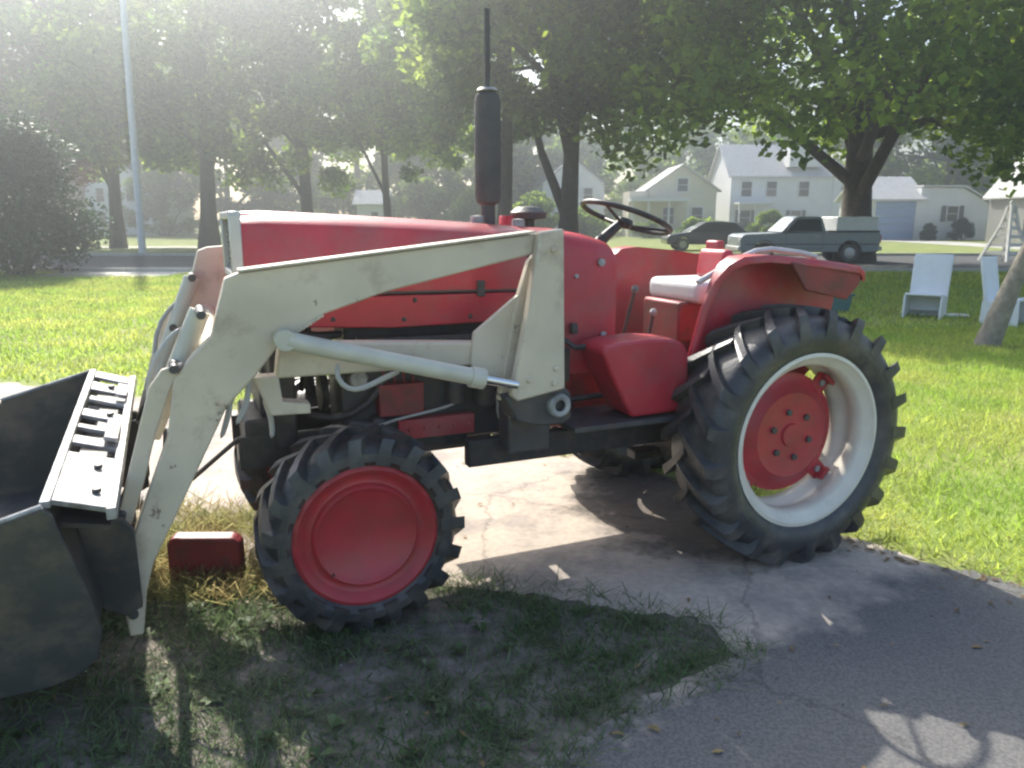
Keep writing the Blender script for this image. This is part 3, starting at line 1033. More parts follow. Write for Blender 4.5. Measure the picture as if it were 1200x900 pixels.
loader_side(1)
loader_side(-1)
m = MB()
m.tube([(2.52, -0.57, 1.17), (2.52, 0.57, 1.13)], 0.05, 16)
m.build("cross_tube", M['beige'], T)
m = MB()
m.tube([(2.73, -0.56, 0.60), (2.73, 0.56, 0.58)], 0.02, 12)
m.build("cross_rod", M['dark'], T)
m = MB()
m.tube([(2.70, 0.40, 0.60), (2.46, 0.44, 0.80)], 0.009, 8)
m.build("tie_rod", M['black'], T)

# bucket
bk = empty("bucket", (0, 0, 0.155))
bk.rotation_euler = (R(-3.2), 0, 0)
bk.parent = T
bk.scale = (1, 1, 0.80)
prof_o = [(3.045, 0.835), (3.015, 0.70), (2.965, 0.45), (2.945, 0.30), (2.965, 0.19), (3.03, 0.13), (3.12, 0.105), (3.72, 0.085)]
prof_i = [(3.72, 0.10), (3.12, 0.125), (3.045, 0.15), (2.985, 0.20), (2.965, 0.30), (2.985, 0.45), (3.035, 0.70), (3.062, 0.83)]
m = MB()
m.prism(prof_o + prof_i, -0.86, 0.86)
m.build("shell", M['steel'], bk, smooth=50)
side = [(3.03, 0.815), (3.05, 0.842), (3.45, 0.70), (3.70, 0.14), (3.72, 0.075), (3.10, 0.095), (3.02, 0.12), (2.955, 0.18), (2.935, 0.30), (2.955, 0.46), (3.005, 0.70)]
for s in (1, -1):
    m = MB()
    a, b = sorted((s * 0.86, s * 0.885))
    m.prism(side, a, b)
    m.build("side_plate", M['steel'], bk, bevel=0.004)
    m = MB()
    m.tube([(3.05, s * 0.872, 0.848), (3.45, s * 0.872, 0.706)], 0.011, 8)  # pale tube paints the sunlit highlight along the plate's top edge
    m.build("edge_highlight", M['bright_steel'], bk)
# pale back flange: two long rails with ribs and dark pockets between them
m = MB()
m.box((3.045, 0, 0.845), (0.03, 1.72, 0.03))
m.build("top_rail", M['bright_steel'], bk, bevel=0.004)
m = MB()
m.box((2.872, 0, 0.775), (0.03, 1.72, 0.05))
m.build("back_rail", M['bright_steel'], bk, bevel=0.004)
m = MB()
m.prism([(3.02, 0.74), (2.885, 0.70), (2.88, 0.72), (3.02, 0.76)], -0.84, 0.84)
m.build("flange_floor", M['black'], bk)  # black sheet puts the shade of the pockets into the colour
for (v, wv_, x_, lx_) in ((-0.80, 0.12, 2.96, 0.16), (-0.58, 0.14, 2.96, 0.16), (-0.36, 0.06, 2.955, 0.15), (-0.14, 0.10, 2.96, 0.16), (0.05, 0.05, 2.96, 0.16),
                          (0.22, 0.09, 2.96, 0.16), (0.60, 0.46, 2.96, 0.165), (-0.47, 0.2, 2.90, 0.045), (0.12, 0.25, 2.905, 0.05), (-0.25, 0.2, 3.01, 0.045)):
    m = MB()
    m.box((x_, v, 0.808 - (2.96 - x_) * -0.42), (lx_, wv_, 0.022), Matrix.Rotation(-0.4, 4, 'Y'))
    m.build("rib", M['bright_steel'], bk, bevel=0.005)
for (u, v, r_) in ((2.93, 0.5, 0.014), (2.95, -0.58, 0.014), (2.93, -0.14, 0.014), (2.92, 0.72, 0.014)):
    m = MB()
    z_ = 0.822 + (u - 2.96) * 0.42
    m.lathe([(0.0001, 0.02), (r_, 0.018), (r_, 0.0)], (u, v, z_), n=6, axis='Z')
    m.build("bolt_head", M['dark'], bk, smooth=0)
for v in (-0.6, 0.6):
    m = MB()
    m.prism([(3.0, 0.66), (2.86, 0.64), (2.83, 0.58), (2.83, 0.22), (2.88, 0.19), (2.95, 0.24)], v - 0.015 + (0.05 if v > 0 else -0.05), v + 0.015 + (0.05 if v > 0 else -0.05))
    m.prism([(3.0, 0.66), (2.86, 0.64), (2.83, 0.58), (2.83, 0.22), (2.88, 0.19), (2.95, 0.24)], v - 0.015 - (0.1 if v > 0 else -0.1), v + 0.015 - (0.1 if v > 0 else -0.1))
    m.build("bucket_bracket", M['steel'], bk, bevel=0.004)

# ------------------------------------------------------------------ low red block on the ground in front of the axle
m = MB()
m.prism([(-0.16, 0.0), (0.16, 0.0), (0.16, 0.17), (0.13, 0.20), (-0.14, 0.21), (-0.16, 0.18)], -0.045, 0.045)
rb = m.build("metal_case", M['red_dull'], None, bevel=0.012)
rb.location = (-1.40, 3.28, 0.005)
rb.rotation_euler = (0, 0, 0.1)
tag(rb, "low dull red metal case standing in the weeds just ahead of the near front tyre", "case")
# ------------------------------------------------------------------ foliage
def leaf_cloud(centres, sizes, n, leaf, squash=0.75, droop=0.35):
    """n leaf quads scattered in clumps (numpy)"""
    centres = np.asarray(centres)
    sizes = np.asarray(sizes)
    w = sizes ** 2
    n = int(n * 1.25)
    idx = rng.choice(len(centres), n, p=w / w.sum())
    d = rng.normal(size=(n, 3))
    d /= np.linalg.norm(d, axis=1)[:, None]
    rad = rng.random(n) ** 0.45
    p = centres[idx] + d * (rad * sizes[idx])[:, None] * np.array([1, 1, squash])
    a = rng.normal(size=(n, 3))
    a[:, 2] *= 0.6
    a /= np.linalg.norm(a, axis=1)[:, None]
    nrm = rng.normal(size=centres.shape) * 0.8 + np.array([0, 0.2, 1.0])
    b = np.cross(a, nrm[idx] + rng.normal(size=(n, 3)) * 0.7)
    b /= np.linalg.norm(b, axis=1)[:, None]
    L_ = (leaf * (0.6 + 0.8 * rng.random(n)))[:, None]
    a = a * L_
    a[:, 2] -= droop * L_[:, 0] * 0.5
    b = b * L_ * 0.62
    q = np.stack([p - a * 0.5, p + b * 0.5, p + a * 0.5, p - b * 0.5], 1).reshape(-1, 3)
    return q


def tree(name, x, y, h, rad, base, tr, n, leaf, m_leaf, label, cat="tree", group=None, lean=(0, 0), limbs=7, bark='bark', seed=0,
         nclump=60, fork=None, cx=0.0, cy=0.0, ztop=None):
    r_ = random.Random(seed)
    root = empty(name, (x, y, 0), 0, label, cat, group)
    mid = base + (h - base) * 0.25
    zc = (base + h) / 2
    hz = (h - base) / 2
    m = MB()
    pts, rs = [], []
    for i in range(7):
        t = i / 6
        z = t * (base + (h - base) * 0.55)
        pts.append((lean[0] * z + 0.12 * math.sin(3 * t + seed), lean[1] * z + 0.1 * math.sin(4 * t + seed * 2), z - (0.1 if i == 0 else 0)))
        rs.append(tr * (1.35 if i == 0 else 1.0 - 0.65 * t))
    m.tube(pts, rs, 10)
    clumps, sz = [], []
    nclump = int(nclump * 1.6)
    for i in range(nclump):
        th = r_.random() * 2 * math.pi
        ph = math.acos(1 - 2 * r_.random())
        rr = (0.45 + 0.55 * r_.random() ** 0.6)
        zz = math.cos(ph)
        wid = math.sqrt(max(0, 1 - zz * zz)) if zz > 0 else math.sqrt(max(0, 1 - (zz * 0.82) ** 2))
        c = (cx + lean[0] * zc + rad * rr * wid * math.cos(th), cy + lean[1] * zc + rad * rr * wid * math.sin(th), zc + hz * rr * zz)
        clumps.append(c)
        sz.append(rad * (0.10 + 0.13 * r_.random()))
    for i in range(limbs):
        c = clumps[r_.randrange(len(clumps))]
        z0 = base * 0.8 + (h - base) * 0.35 * i / max(1, limbs - 1)
        t = z0 / (base + (h - base) * 0.55)
        p0 = Vector((lean[0] * z0 + 0.12 * math.sin(3 * t + seed), lean[1] * z0, z0))
        p2 = Vector(c)
        p1 = p0.lerp(p2, 0.45) + Vector((0, 0, 0.25 * (p2 - p0).length * 0.5))
        r0 = tr * 0.45 * (1 - 0.4 * t)
        m.tube([p0, p0.lerp(p1, 0.6), p1, p1.lerp(p2, 0.6), p2], [r0, r0 * 0.8, r0 * 0.6, r0 * 0.4, r0 * 0.15], 7)
    if fork:
        for q in fork:
            m.tube(q[0], q[1], 9)
    m.build("trunk", M[bark], root, smooth=60)
    np_mesh("crown", leaf_cloud(clumps, sz, n, leaf), None, m_leaf, root)
    return root


def shrub(name, x, y, w, d, h, n, leaf, m_leaf, label, cat="shrub", group=None, z0=0.0, nclump=26, seed=0, conical=0.0):
    r_ = random.Random(seed)
    root = empty(name, (x, y, z0), 0, label, cat, group)
    cl, sz = [], []
    for i in range(nclump):
        th = r_.random() * 2 * math.pi
        t = r_.random()
        k_ = math.sqrt(max(0.05, 1 - (t * 0.95) ** (2.5))) * (1 - conical * t)
        rr = 0.35 + 0.5 * r_.random()
        cl.append((w / 2 * k_ * rr * math.cos(th), d / 2 * k_ * rr * math.sin(th), h * (0.1 + 0.8 * t)))
        sz.append(min(w, d) * 0.2 * (0.7 + 0.6 * r_.random()))
    q = leaf_cloud(cl, sz, n, leaf)
    q[:, 2] = np.maximum(q[:, 2], 0.01)
    np_mesh("foliage", q, None, m_leaf, root)
    m = MB()
    for i in range(5):
        c = cl[i]
        m.tube([(c[0] * 0.15, c[1] * 0.15, -0.03), (c[0] * 0.5, c[1] * 0.5, c[2] * 0.5), c], [0.05 * h / 3 + 0.01, 0.03 * h / 3 + 0.008, 0.01], 6)
    m.build("stem", M['bark'], root)
    return root


# big maple on the right, its crown hanging over the view
tree("maple_tree", 13.4, 30.5, 17.5, 9.6, 2.9, 0.62, 52000, 0.30, M['leafA'], "big dark trunked shade tree behind the pickup, its crown filling the upper right",
     seed=3, nclump=150, limbs=12, cx=-3.2, cy=-4.5)
tree("maple_tree", 21.5, 27.0, 16, 6.5, 4.6, 0.45, 24000, 0.30, M['leafA'], "leafy shade tree at the right end of the street beside the grey house", seed=9, nclump=70, cx=-1.0, cy=-1)
tree("maple_tree", 2.35, 31.5, 15.5, 7.0, 4.4, 0.42, 30000, 0.30, M['leafB'],
     "shade tree with a forked trunk standing left of the steering wheel and the porch house", seed=5, nclump=60,
     fork=[([(0.0, 0, 1.3), (-0.55, 0, 2.6), (-1.2, 0, 4.2), (-1.7, 0, 6.2)], [0.26, 0.2, 0.16, 0.1])], cx=0.1, cy=-4.4)
tree("street_tree", -0.3, 34.0, 15, 5.2, 3.9, 0.36, 17000, 0.30, M['leafB'], "straight trunked shade tree just right of the tractor exhaust stack", seed=12, nclump=50)
tree("street_tree", -7.0, 44.0, 16, 6.5, 3.4, 0.25, 19000, 0.34, M['leafA'], "slim trunked tree across the street above the middle of the hood", seed=21, nclump=60)
tree("street_tree", -16.6, 43.0, 16, 7.2, 3.4, 0.5, 22000, 0.34, M['leafB'], "thick trunked tree across the street at the front of the tractor hood", seed=31, nclump=70)
tree("street_tree", -27.5, 44.0, 15.5, 6.3, 3.4, 0.35, 17000, 0.34, M['leafR'], "reddish leaved tree at the far left across the street", seed=41, nclump=60)
tree("street_tree", -22.3, 44.5, 17, 6.4, 3.6, 0.4, 15000, 0.36, M['leafA'], "tall tree behind the pale pole at the left", seed=43, nclump=60)
tree("street_tree", -11.8, 45.5, 18, 6.4, 3.4, 0.4, 16000, 0.36, M['leafB'], "tall tree set back behind the slim trunked tree and the thick trunked one", seed=47, nclump=60)

# trees behind the houses
back = [(-60, 88, 22, 11, 'leafB'), (-44, 90, 20, 11, 'leafR'), (-31, 86, 20, 10, 'leafB'), (-18, 92, 20, 10, 'leafA'), (-6, 88, 21, 10, 'leafB'), (4, 92, 13, 9, 'leafA'),
        (20, 98, 15.5, 10, 'leafA'), (36, 96, 20, 11, 'leafA'), (46, 84, 21, 11, 'leafA'), (57, 88, 21, 11, 'leafB')]
names = ["grey green broad tree far behind the left edge of the street", "reddish tree in the far row behind the pale pole", "grey green tree in the far row over the lit strip of lawn",
         "green tree in the far row between pole and exhaust stack", "grey green tree in the far row behind the exhaust stack", "green tree in the far row behind the forked tree",
         "green tree in the far row behind the cream house", "green tree rising behind the white garage and the white house", "green tree in the far row behind the garage's right end",
         "grey green tree in the far row behind the grey house"]
for i, (x, y, h, rr, lm) in enumerate(back):
    tree("background_tree", x, y, h, rr, 0.6, 0.4, 15000, 0.6, M[lm], names[i], group="trees in the far row", seed=60 + i, nclump=70, limbs=5)

# bushes
shrub("evergreen_bush", -14.4, 22.6, 4.6, 4.4, 4.5, 20000, 0.14, M['leafD'], "big rounded dark evergreen bush at the left side of the lawn", "bush", nclump=60, seed=5)
shrub("evergreen_bush", -18.2, 22.9, 4.4, 4.2, 4.9, 12000, 0.16, M['leafD'], "dark evergreen bush at the left border, beyond the rounded one", "bush", nclump=50, seed=6)
shrub("round_shrub", 34.3, 59.6, 2.2, 1.6, 1.7, 2600, 0.16, M['leafD'], "small dark round shrub under the garage window", seed=8)
shrub("round_shrub", 31.6, 59.4, 1.4, 1.2, 1.3, 1600, 0.16, M['leafD'], "small dark shrub at the corner of the blue garage door", seed=9)
shrub("bright_shrub", 38.8, 57.0, 5.2, 2.8, 2.4, 6000, 0.18, M['leafL'], "wide sunlit yellow green shrub right of the garage", seed=10, nclump=34)
shrub("round_shrub", 11.3, 66.0, 3.0, 2.0, 1.3, 2600, 0.2, M['leafL'], "low sunlit shrub in front of the cream house porch", seed=11)
shrub("round_shrub", 21.5, 72.0, 3.4, 1.6, 1.3, 2600, 0.2, M['leafD'], "low dark shrub at the front of the white house", seed=12)
shrub("round_shrub", 13.6, 57.0, 3.4, 2.2, 1.9, 3600, 0.2, M['leafA'], "green shrub behind the dark car, before the cream house", seed=14)
shrub("round_shrub", 19.6, 60.0, 3.0, 2.2, 2.2, 3600, 0.2, M['leafA'], "green shrub above the pickup's cab, between cream and white houses", seed=15)
shrub("round_shrub", 24.6, 58.0, 3.8, 2.2, 1.5, 3600, 0.2, M['leafL'], "light green shrub between the maple trunk and the white house", seed=16)
for i, (x, y, w, h, lm, lab) in enumerate([(-33, 74, 11, 6.0, 'leafB', "grey green hedge shrub far across the street, leftmost"), (-24, 76, 10, 5.4, 'leafD', "dark hedge shrub far behind the pale pole"),
                                          (-16.2, 74, 8, 5.6, 'leafB', "grey green shrub far behind the nose of the hood"), (-8.4, 74, 7, 5.6, 'leafA', "green shrub right of the small pale shed"),
                                          (-2.6, 72, 7, 4.6, 'leafL', "bright shrub far behind the rear half of the hood"), (1.9, 62, 3.6, 3.6, 'leafL', "tall yellow green shrub seen right of the exhaust stack"),
                                          (6.2, 66, 4, 2.2, 'leafA', "green shrub behind the forked trunk")]):
    shrub("background_shrub", x, y, w, 4.0, h, 8000, 0.28, M[lm], lab, group="shrubs across the street", seed=80 + i, nclump=44)


# ------------------------------------------------------------------ houses
def window(parent, c, w, h, ny, shutters=None, sash=True):
    """window in a wall whose outside looks to -Y (ny=-1); local coordinates of parent"""
    x, y, z = c
    m = MB()
    t = 0.09
    for sx in (-1, 1):
        m.box((x + sx * (w / 2 + t / 2), y + ny * 0.03, z), (t, 0.1, h + 2 * t))
    for sz_ in (-1, 1):
        m.box((x, y + ny * 0.03, z + sz_ * (h / 2 + t / 2)), (w, 0.1, t))
    if sash:
        m.box((x, y + ny * 0.02, z), (w, 0.07, 0.05))
    wf = m.build("window", M['wtrim'], parent)
    m = MB()
    m.box((x, y + ny * 0.008, z), (w, 0.02, h))
    m.build("pane", M['glass'], wf)
    if shutters:
        for sx in (-1, 1):
            m = MB()
            m.box((x + sx * (w / 2 + t + 0.2), y + ny * 0.03, z), (0.34, 0.05, h + 0.1))
            m.build("shutter", shutters, wf)
    return wf


def gable_house(name, x, y, w, d, hw, hr, rz, wall, roof, label, ridge='X', over=0.35, cat="house"):
    root = empty(name, (x, y, 0), rz, label, cat)
    m = MB()
    hx, hy = w / 2, d / 2
    if ridge == 'X':
        prof = [(-hy, -0.3), (hy, -0.3), (hy, hw), (0, hr), (-hy, hw)]
        vs = [(-hx, a, b) for a, b in prof] + [(hx, a, b) for a, b in prof]
    else:
        prof = [(-hx, -0.3), (hx, -0.3), (hx, hw), (0, hr), (-hx, hw)]
        vs = [(a, -hy, b) for a, b in prof] + [(a, hy, b) for a, b in prof]
    fs = [(0, 1, 2, 3, 4), (9, 8, 7, 6, 5)] + [(i, i + 5, (i + 1) % 5 + 5, (i + 1) % 5) for i in range(5)]
    m.add(vs, fs)
    m.build("wall", wall, root)
    half = hy if ridge == 'X' else hx
    lng = (hx if ridge == 'X' else hy) + over
    sl = (hr - hw) / half
    m = MB()
    for s in (-1, 1):
        e0, z0 = s * (half + over), hw - sl * over + 0.02
        q = [(0, hr + 0.02), (e0, z0), (e0, z0 + 0.12), (0, hr + 0.16)]
        if ridge == 'X':
            vs = [(-lng, a, b) for a, b in q] + [(lng, a, b) for a, b in q]
        else:
            vs = [(a, -lng, b) for a, b in q] + [(a, lng, b) for a, b in q]
        m.add(vs, [(0, 1, 2, 3), (7, 6, 5, 4)] + [(i, i + 4, (i + 1) % 4 + 4, (i + 1) % 4) for i in range(4)])
    m.build("roof", roof, root)
    return root


# garage: its blue door faces us on the left, the long white side runs to the right
gr = gable_house("garage", 29.6, 63.6, 4.0, 5.6, 3.15, 4.75, 0.0, M['sid_white'], M['roof_grey'], "white garage with a pale blue door and one small shuttered window", ridge='X', cat="garage")
w2 = MB()
w2.add([(2.0, -2.55, -0.3), (8.1, -2.55, -0.3), (8.1, -2.55, 2.35), (5.2, -2.55, 3.95), (2.0, -2.55, 3.95)] + [(2.0, 2.5, -0.3), (8.1, 2.5, -0.3), (8.1, 2.5, 2.35), (5.2, 2.5, 3.95), (2.0, 2.5, 3.95)],
       [(0, 1, 2, 3, 4), (9, 8, 7, 6, 5)] + [(i, i + 5, (i + 1) % 5 + 5, (i + 1) % 5) for i in range(5)])
w2.build("side_wing", M['sid_white'], gr)
w2 = MB()
w2.add([(2.0, -2.8, 4.0), (5.25, -2.8, 4.0), (8.4, -2.8, 2.25), (8.4, -2.8, 2.4), (5.25, -2.8, 4.14), (2.0, -2.8, 4.14)] + [(2.0, 2.7, 4.0), (5.25, 2.7, 4.0), (8.4, 2.7, 2.25), (8.4, 2.7, 2.4), (5.25, 2.7, 4.14), (2.0, 2.7, 4.14)],
       [(0, 1, 2, 3, 4, 5), (11, 10, 9, 8, 7, 6)] + [(i, i + 6, (i + 1) % 6 + 6, (i + 1) % 6) for i in range(6)])
w2.build("wing_roof", M['roof_grey'], gr)
door = MB()
door.box((0, -2.83, 2.98), (3.3, 0.08, 0.1))
for s in (-1, 1):
    door.box((s * 1.6, -2.83, 1.46), (0.1, 0.08, 2.92))
dr = door.build("garage_door", M['wtrim'], gr)
for i in range(5):
    pnl = MB()
    pnl.box((0, -2.83, 0.33 + i * 0.59), (3.08, 0.05, 0.56))
    pnl.build("panel", M['sid_blue'], dr, bevel=0.02, seg=1)
window(gr, (4.55, -2.56, 2.0), 0.8, 1.1, -1, M['roof_dark'])

# white two storey house
wh = gable_house("white_house", 25.9, 80.0, 9.8, 8.0, 5.7, 8.7, 0.0, M['sid_white'], M['roof_grey'], "white two storey house with dark windows behind the pickup", ridge='X')
e = MB()
e.prism([(4.9, -0.3), (8.3, -0.3), (8.3, 4.9), (4.9, 6.9)], -4.1, 2.5)
e.build("side_wing", M['sid_white'], wh)
e = MB()
e.prism([(4.85, 6.92), (8.6, 4.75), (8.6, 4.9), (4.85, 7.08)], -4.35, 2.7)
e.build("wing_roof", M['roof_grey'], wh)
e = MB()                                        # gabled bay at the top
e.box((2.1, -3.3, 7.6), (3.2, 1.8, 2.3))
e.build("dormer", M['wtrim'], wh)
for (x, z) in ((-3.4, 4.4), (-1.0, 4.4), (2.1, 4.4), (-3.4, 1.7), (1.5, 1.7), (6.6, 3.8)):
    window(wh, (x, -4.02 if x < 4.9 else -4.12, z), 0.95, 1.35, -1, M['roof_dark'] if z < 4 else None)
e = MB()                                        # small porch roof with posts
e.box((-2.9, -5.0, 3.05), (3.4, 2.2, 0.16))
for x in (-4.5, -3.0, -1.35):
    e.box((x, -5.95, 1.5), (0.14, 0.14, 2.95))
e.box((-2.9, -5.0, 0.25), (3.4, 2.2, 0.5))
e.build("porch", M['wtrim'], wh)

ch = gable_house("cream_house", 15.4, 75.0, 6.2, 7.0, 4.2, 6.3, 0.0, M['sid_cream'], M['roof_grey'], "cream house with a low covered porch left of the white house", ridge='Y')
e = MB()
e.box((-2.4, -4.7, 3.25), (5.2, 2.4, 0.28))
for x in (-4.8, -3.4, -1.6, 0.1):
    e.box((x, -5.7, 1.6), (0.16, 0.16, 3.1))
e.build("porch", M['wtrim'], ch)
e = MB()
e.box((-3.9, -1.5, 1.9), (1.8, 4.0, 4.3))
e.build("side_wing", M['sid_cream'], ch)
window(ch, (-1.2, -3.52, 1.9), 0.95, 1.4, -1)
window(ch, (1.4, -3.52, 1.9), 0.95, 1.4, -1)
window(ch, (0.0, -3.52, 4.6), 0.9, 1.1, -1)

gh = gable_house("grey_shed", 36.3, 54.0, 4.8, 4.0, 3.4, 6.6, 0.0, M['sid_grey'], M['roof_grey'], "grey weathered shed at the right edge of the view", ridge='Y', cat="shed")
window(gh, (0.8, -2.52, 1.7), 0.8, 1.1, -1)

fh = gable_house("pale_house", 5.6, 84.0, 6.5, 7.0, 5.2, 7.6, 0.2, M['sid_white'], M['roof_dark'], "pale blue white house half hidden between the forked tree and the cream house", ridge='Y')
for (x, z) in ((-1.6, 4.0), (1.5, 4.0), (-1.6, 1.6), (1.5, 1.6)):
    window(fh, (x, -3.52, z), 0.9, 1.3, -1)
s1 = gable_house("pale_shed", -12.6, 72.0, 2.6, 3.0, 3.0, 4.0, 0.0, M['wtrim'], M['roof_grey'], "small pale shed across the street above the hood", ridge='X', cat="shed")
window(s1, (0.3, -1.52, 1.8), 0.6, 0.8, -1)
s2 = gable_house("white_house", -39.5, 84.0, 7.5, 7.0, 5.2, 7.8, -0.2, M['sid_white'], M['roof_dark'], "white house far at the left behind the dark bush", ridge='Y')
for (x, z) in ((-2, 4.0), (1.5, 4.0), (-2, 1.6), (1.5, 1.6)):
    window(s2, (x, -3.52, z), 0.9, 1.3, -1)

# ------------------------------------------------------------------ pole
p = MB()
p.tube([(0, 0, -0.2), (0.12, 0, 6), (0.4, 0, 17)], [0.17, 0.15, 0.13], 14)
po = p.build("street_pole", M['pole'])
po.location = (-16.9, 35.6, 0)
tag(po, "tall slim pale grey pole rising at the left beyond the street", "pole")

# ------------------------------------------------------------------ cars
def veh_wheel(parent, x, y, r_=0.36):
    e_ = MB()
    s = 1 if y > 0 else -1
    e_.lathe([(r_ * 0.6, y), (r_ * 0.97, y), (r_, y - s * 0.04), (r_, y - s * 0.2), (r_ * 0.6, y - s * 0.22)], (x, 0, r_), n=24)
    w_ = e_.build("wheel", M['rubber'], parent)
    e_ = MB()
    e_.lathe([(0.0001, y - s * 0.01), (r_ * 0.2, y - s * 0.005), (r_ * 0.55, y - s * 0.03), (r_ * 0.62, y)], (x, 0, r_), n=20)
    e_.build("hubcap", M['bezel'], w_)


def pickup():
    t = empty("pickup_truck", (11.25, 30.2, 0), math.pi, "grey pickup truck with an open bed parked on the street behind the tractor's rear fender", "pickup truck")
    # local +X is its front (image left)
    W = 0.92
    def plan(poly, w0, w1, z_top_in):
        vs = []
        for (x, z) in poly:
            k_ = w0 if z < z_top_in else w1
            vs.append((x, -k_, z))
        for (x, z) in poly:
            k_ = w0 if z < z_top_in else w1
            vs.append((x, k_, z))
        n = len(poly)
        return vs, [tuple(range(n)), tuple(range(2 * n - 1, n - 1, -1))] + [(i, i + n, (i + 1) % n + n, (i + 1) % n) for i in range(n)]
    b = MB()
    arch1 = [(-1.45 + 0.44 * math.cos(a), 0.38 + 0.44 * math.sin(a)) for a in np.linspace(math.pi, 0, 9)]
    arch2 = [(1.75 + 0.44 * math.cos(a), 0.38 + 0.44 * math.sin(a)) for a in np.linspace(math.pi, 0, 9)]
    poly = [(-2.55, 0.5), (-2.52, 0.4)] + [(x, max(z, 0.38)) for x, z in arch1] + [(x, max(z, 0.38)) for x, z in arch2] + [(2.6, 0.42), (2.68, 0.6), (2.66, 0.95), (2.5, 1.04), (1.15, 1.1), (-2.52, 1.12), (-2.56, 1.05)]
    vs, fs = plan(poly, W, W, 99)
    b.add(vs, fs)
    body = b.build("body", M['truck'], t, bevel=0.03)
    b = MB()
    vs, fs = plan([(-0.55, 1.1), (-0.42, 1.62), (-0.3, 1.70), (0.45, 1.71), (0.62, 1.66), (1.15, 1.12)], 0.88, 0.72, 1.3)
    b.add(vs, fs)
    cab = b.build("cab", M['truck'], t, bevel=0.04)
    for s in (-1, 1):
        g_ = MB()
        g_.add([(-0.38, s * 0.895, 1.16), (0.95, s * 0.895, 1.16), (0.52, s * 0.765, 1.6), (-0.3, s * 0.765, 1.6)] + [(-0.38, s * 0.88, 1.16), (0.95, s * 0.88, 1.16), (0.52, s * 0.73, 1.6), (-0.3, s * 0.73, 1.6)],
               [(0, 1, 2, 3), (7, 6, 5, 4), (0, 4, 5, 1), (1, 5, 6, 2), (2, 6, 7, 3), (3, 7, 4, 0)])
        g_.build("side_window", M['glass'], cab)
    # bed cavity rails and dark topper edge
    b = MB()
    b.box((-1.55, 0.86, 1.15), (1.95, 0.1, 0.07))
    b.box((-1.55, -0.86, 1.15), (1.95, 0.1, 0.07))
    b.box((-2.5, 0, 1.15), (0.08, 1.7, 0.07))
    b.build("bed_rail", M['dark'], t, bevel=0.01)
    b = MB()                                    # tall boxy canopy over the rear
    b.box((-1.72, 0, 1.42), (1.55, 1.6, 0.54))
    b.build("bed_canopy", M['pole'], t, bevel=0.04)
    b = MB()
    b.box((-2.6, 0, 0.52), (0.12, 1.8, 0.16))
    b.build("rear_bumper", M['bezel'], t, bevel=0.02)
    b = MB()
    b.box((2.7, 0, 0.5), (0.1, 1.8, 0.18))
    b.build("front_bumper", M['bezel'], t, bevel=0.02)
    for s in (-1, 1):
        b = MB()
        b.box((-2.57, s * 0.84, 0.88), (0.06, 0.13, 0.3))
        b.build("tail_lamp", M['red'], t, bevel=0.01)
    for s in (-1, 1):
        b = MB()
        for x in (-0.42, 0.98):
            b.box((x, s * 0.921, 0.80), (0.014, 0.006, 0.56))
        b.box((0.28, s * 0.921, 0.515), (1.4, 0.006, 0.014))
        b.build("door_gap", M['black'], body)
        b = MB()
        b.box((-0.2, s * 0.935, 0.98), (0.16, 0.03, 0.03))
        b.build("door_handle", M['bezel'], body, bevel=0.006)
        b = MB()
        b.box((0.92, s * 1.0, 1.2), (0.08, 0.16, 0.14))
        b.build("mirror", M['black'], cab, bevel=0.02)
        b = MB()
        b.box((0.0, s * 0.924, 0.68), (5.0, 0.012, 0.04))
        b.build("side_moulding", M['dark'], body)
        b = MB()
        b.box((2.655, s * 0.7, 0.8), (0.05, 0.3, 0.15))
        b.build("headlight", M['bezel'], t, bevel=0.01)
    for x in (-1.45, 1.75):
        for s in (-1, 1):
            veh_wheel(t, x, s * 0.93)
    return t


def sedan(x, y, rz, mt, label, L_=4.5):
    t = empty("parked_car", (x, y, 0), rz, label, "car")
    W = 0.88
    arch1 = [(-1.35 + 0.37 * math.cos(a), 0.32 + 0.37 * math.sin(a)) for a in np.linspace(math.pi, 0, 8)]
    arch2 = [(1.4 + 0.37 * math.cos(a), 0.32 + 0.37 * math.sin(a)) for a in np.linspace(math.pi, 0, 8)]
    poly = [(-2.2, 0.32)] + arch1 + arch2 + [(2.2, 0.32), (2.27, 0.6), (2.1, 0.8), (1.1, 0.95), (-2.0, 0.98), (-2.26, 0.85)]
    b = MB()
    b.prism(poly, -W, W)
    b.build("body", mt, t, bevel=0.05, seg=3)
    b = MB()
    cabp = [(-1.85, 0.95), (-1.3, 1.42), (-0.6, 1.5), (0.2, 1.46), (1.15, 0.94)]
    vs = [(x_, -W * (0.97 if z < 1.2 else 0.76), z) for x_, z in cabp] + [(x_, W * (0.97 if z < 1.2 else 0.76), z) for x_, z in cabp]
    b.add(vs, [tuple(range(5)), tuple(range(9, 4, -1))] + [(i, i + 5, (i + 1) % 5 + 5, (i + 1) % 5) for i in range(5)])
    cb = b.build("cabin", mt, t, bevel=0.04)
    for s in (-1, 1):
        g_ = MB()
        q = [(-1.5, 0.87, 1.0), (-1.1, 0.70, 1.38), (0.12, 0.70, 1.38), (0.9, 0.87, 1.0)]
        vs = [(a, s * b_, c) for a, b_, c in q] + [(a, s * (b_ - 0.05), c) for a, b_, c in q]
        g_.add(vs, [(0, 1, 2, 3), (7, 6, 5, 4), (0, 4, 5, 1), (1, 5, 6, 2), (2, 6, 7, 3), (3, 7, 4, 0)])
        g_.build("side_window", M['glass'], cb)
    for xx in (-1.35, 1.4):
        for s in (-1, 1):
            veh_wheel(t, xx, s * 0.89, 0.32)
    return t


pickup()
sedan(10.2, 41.0, math.pi, M['car_dark'], "dark blue car beyond the street, left of the pickup")
sedan(-17.5, 62.0, 0.1, M['car_dark'], "dark car far across the street beside the thick trunk")


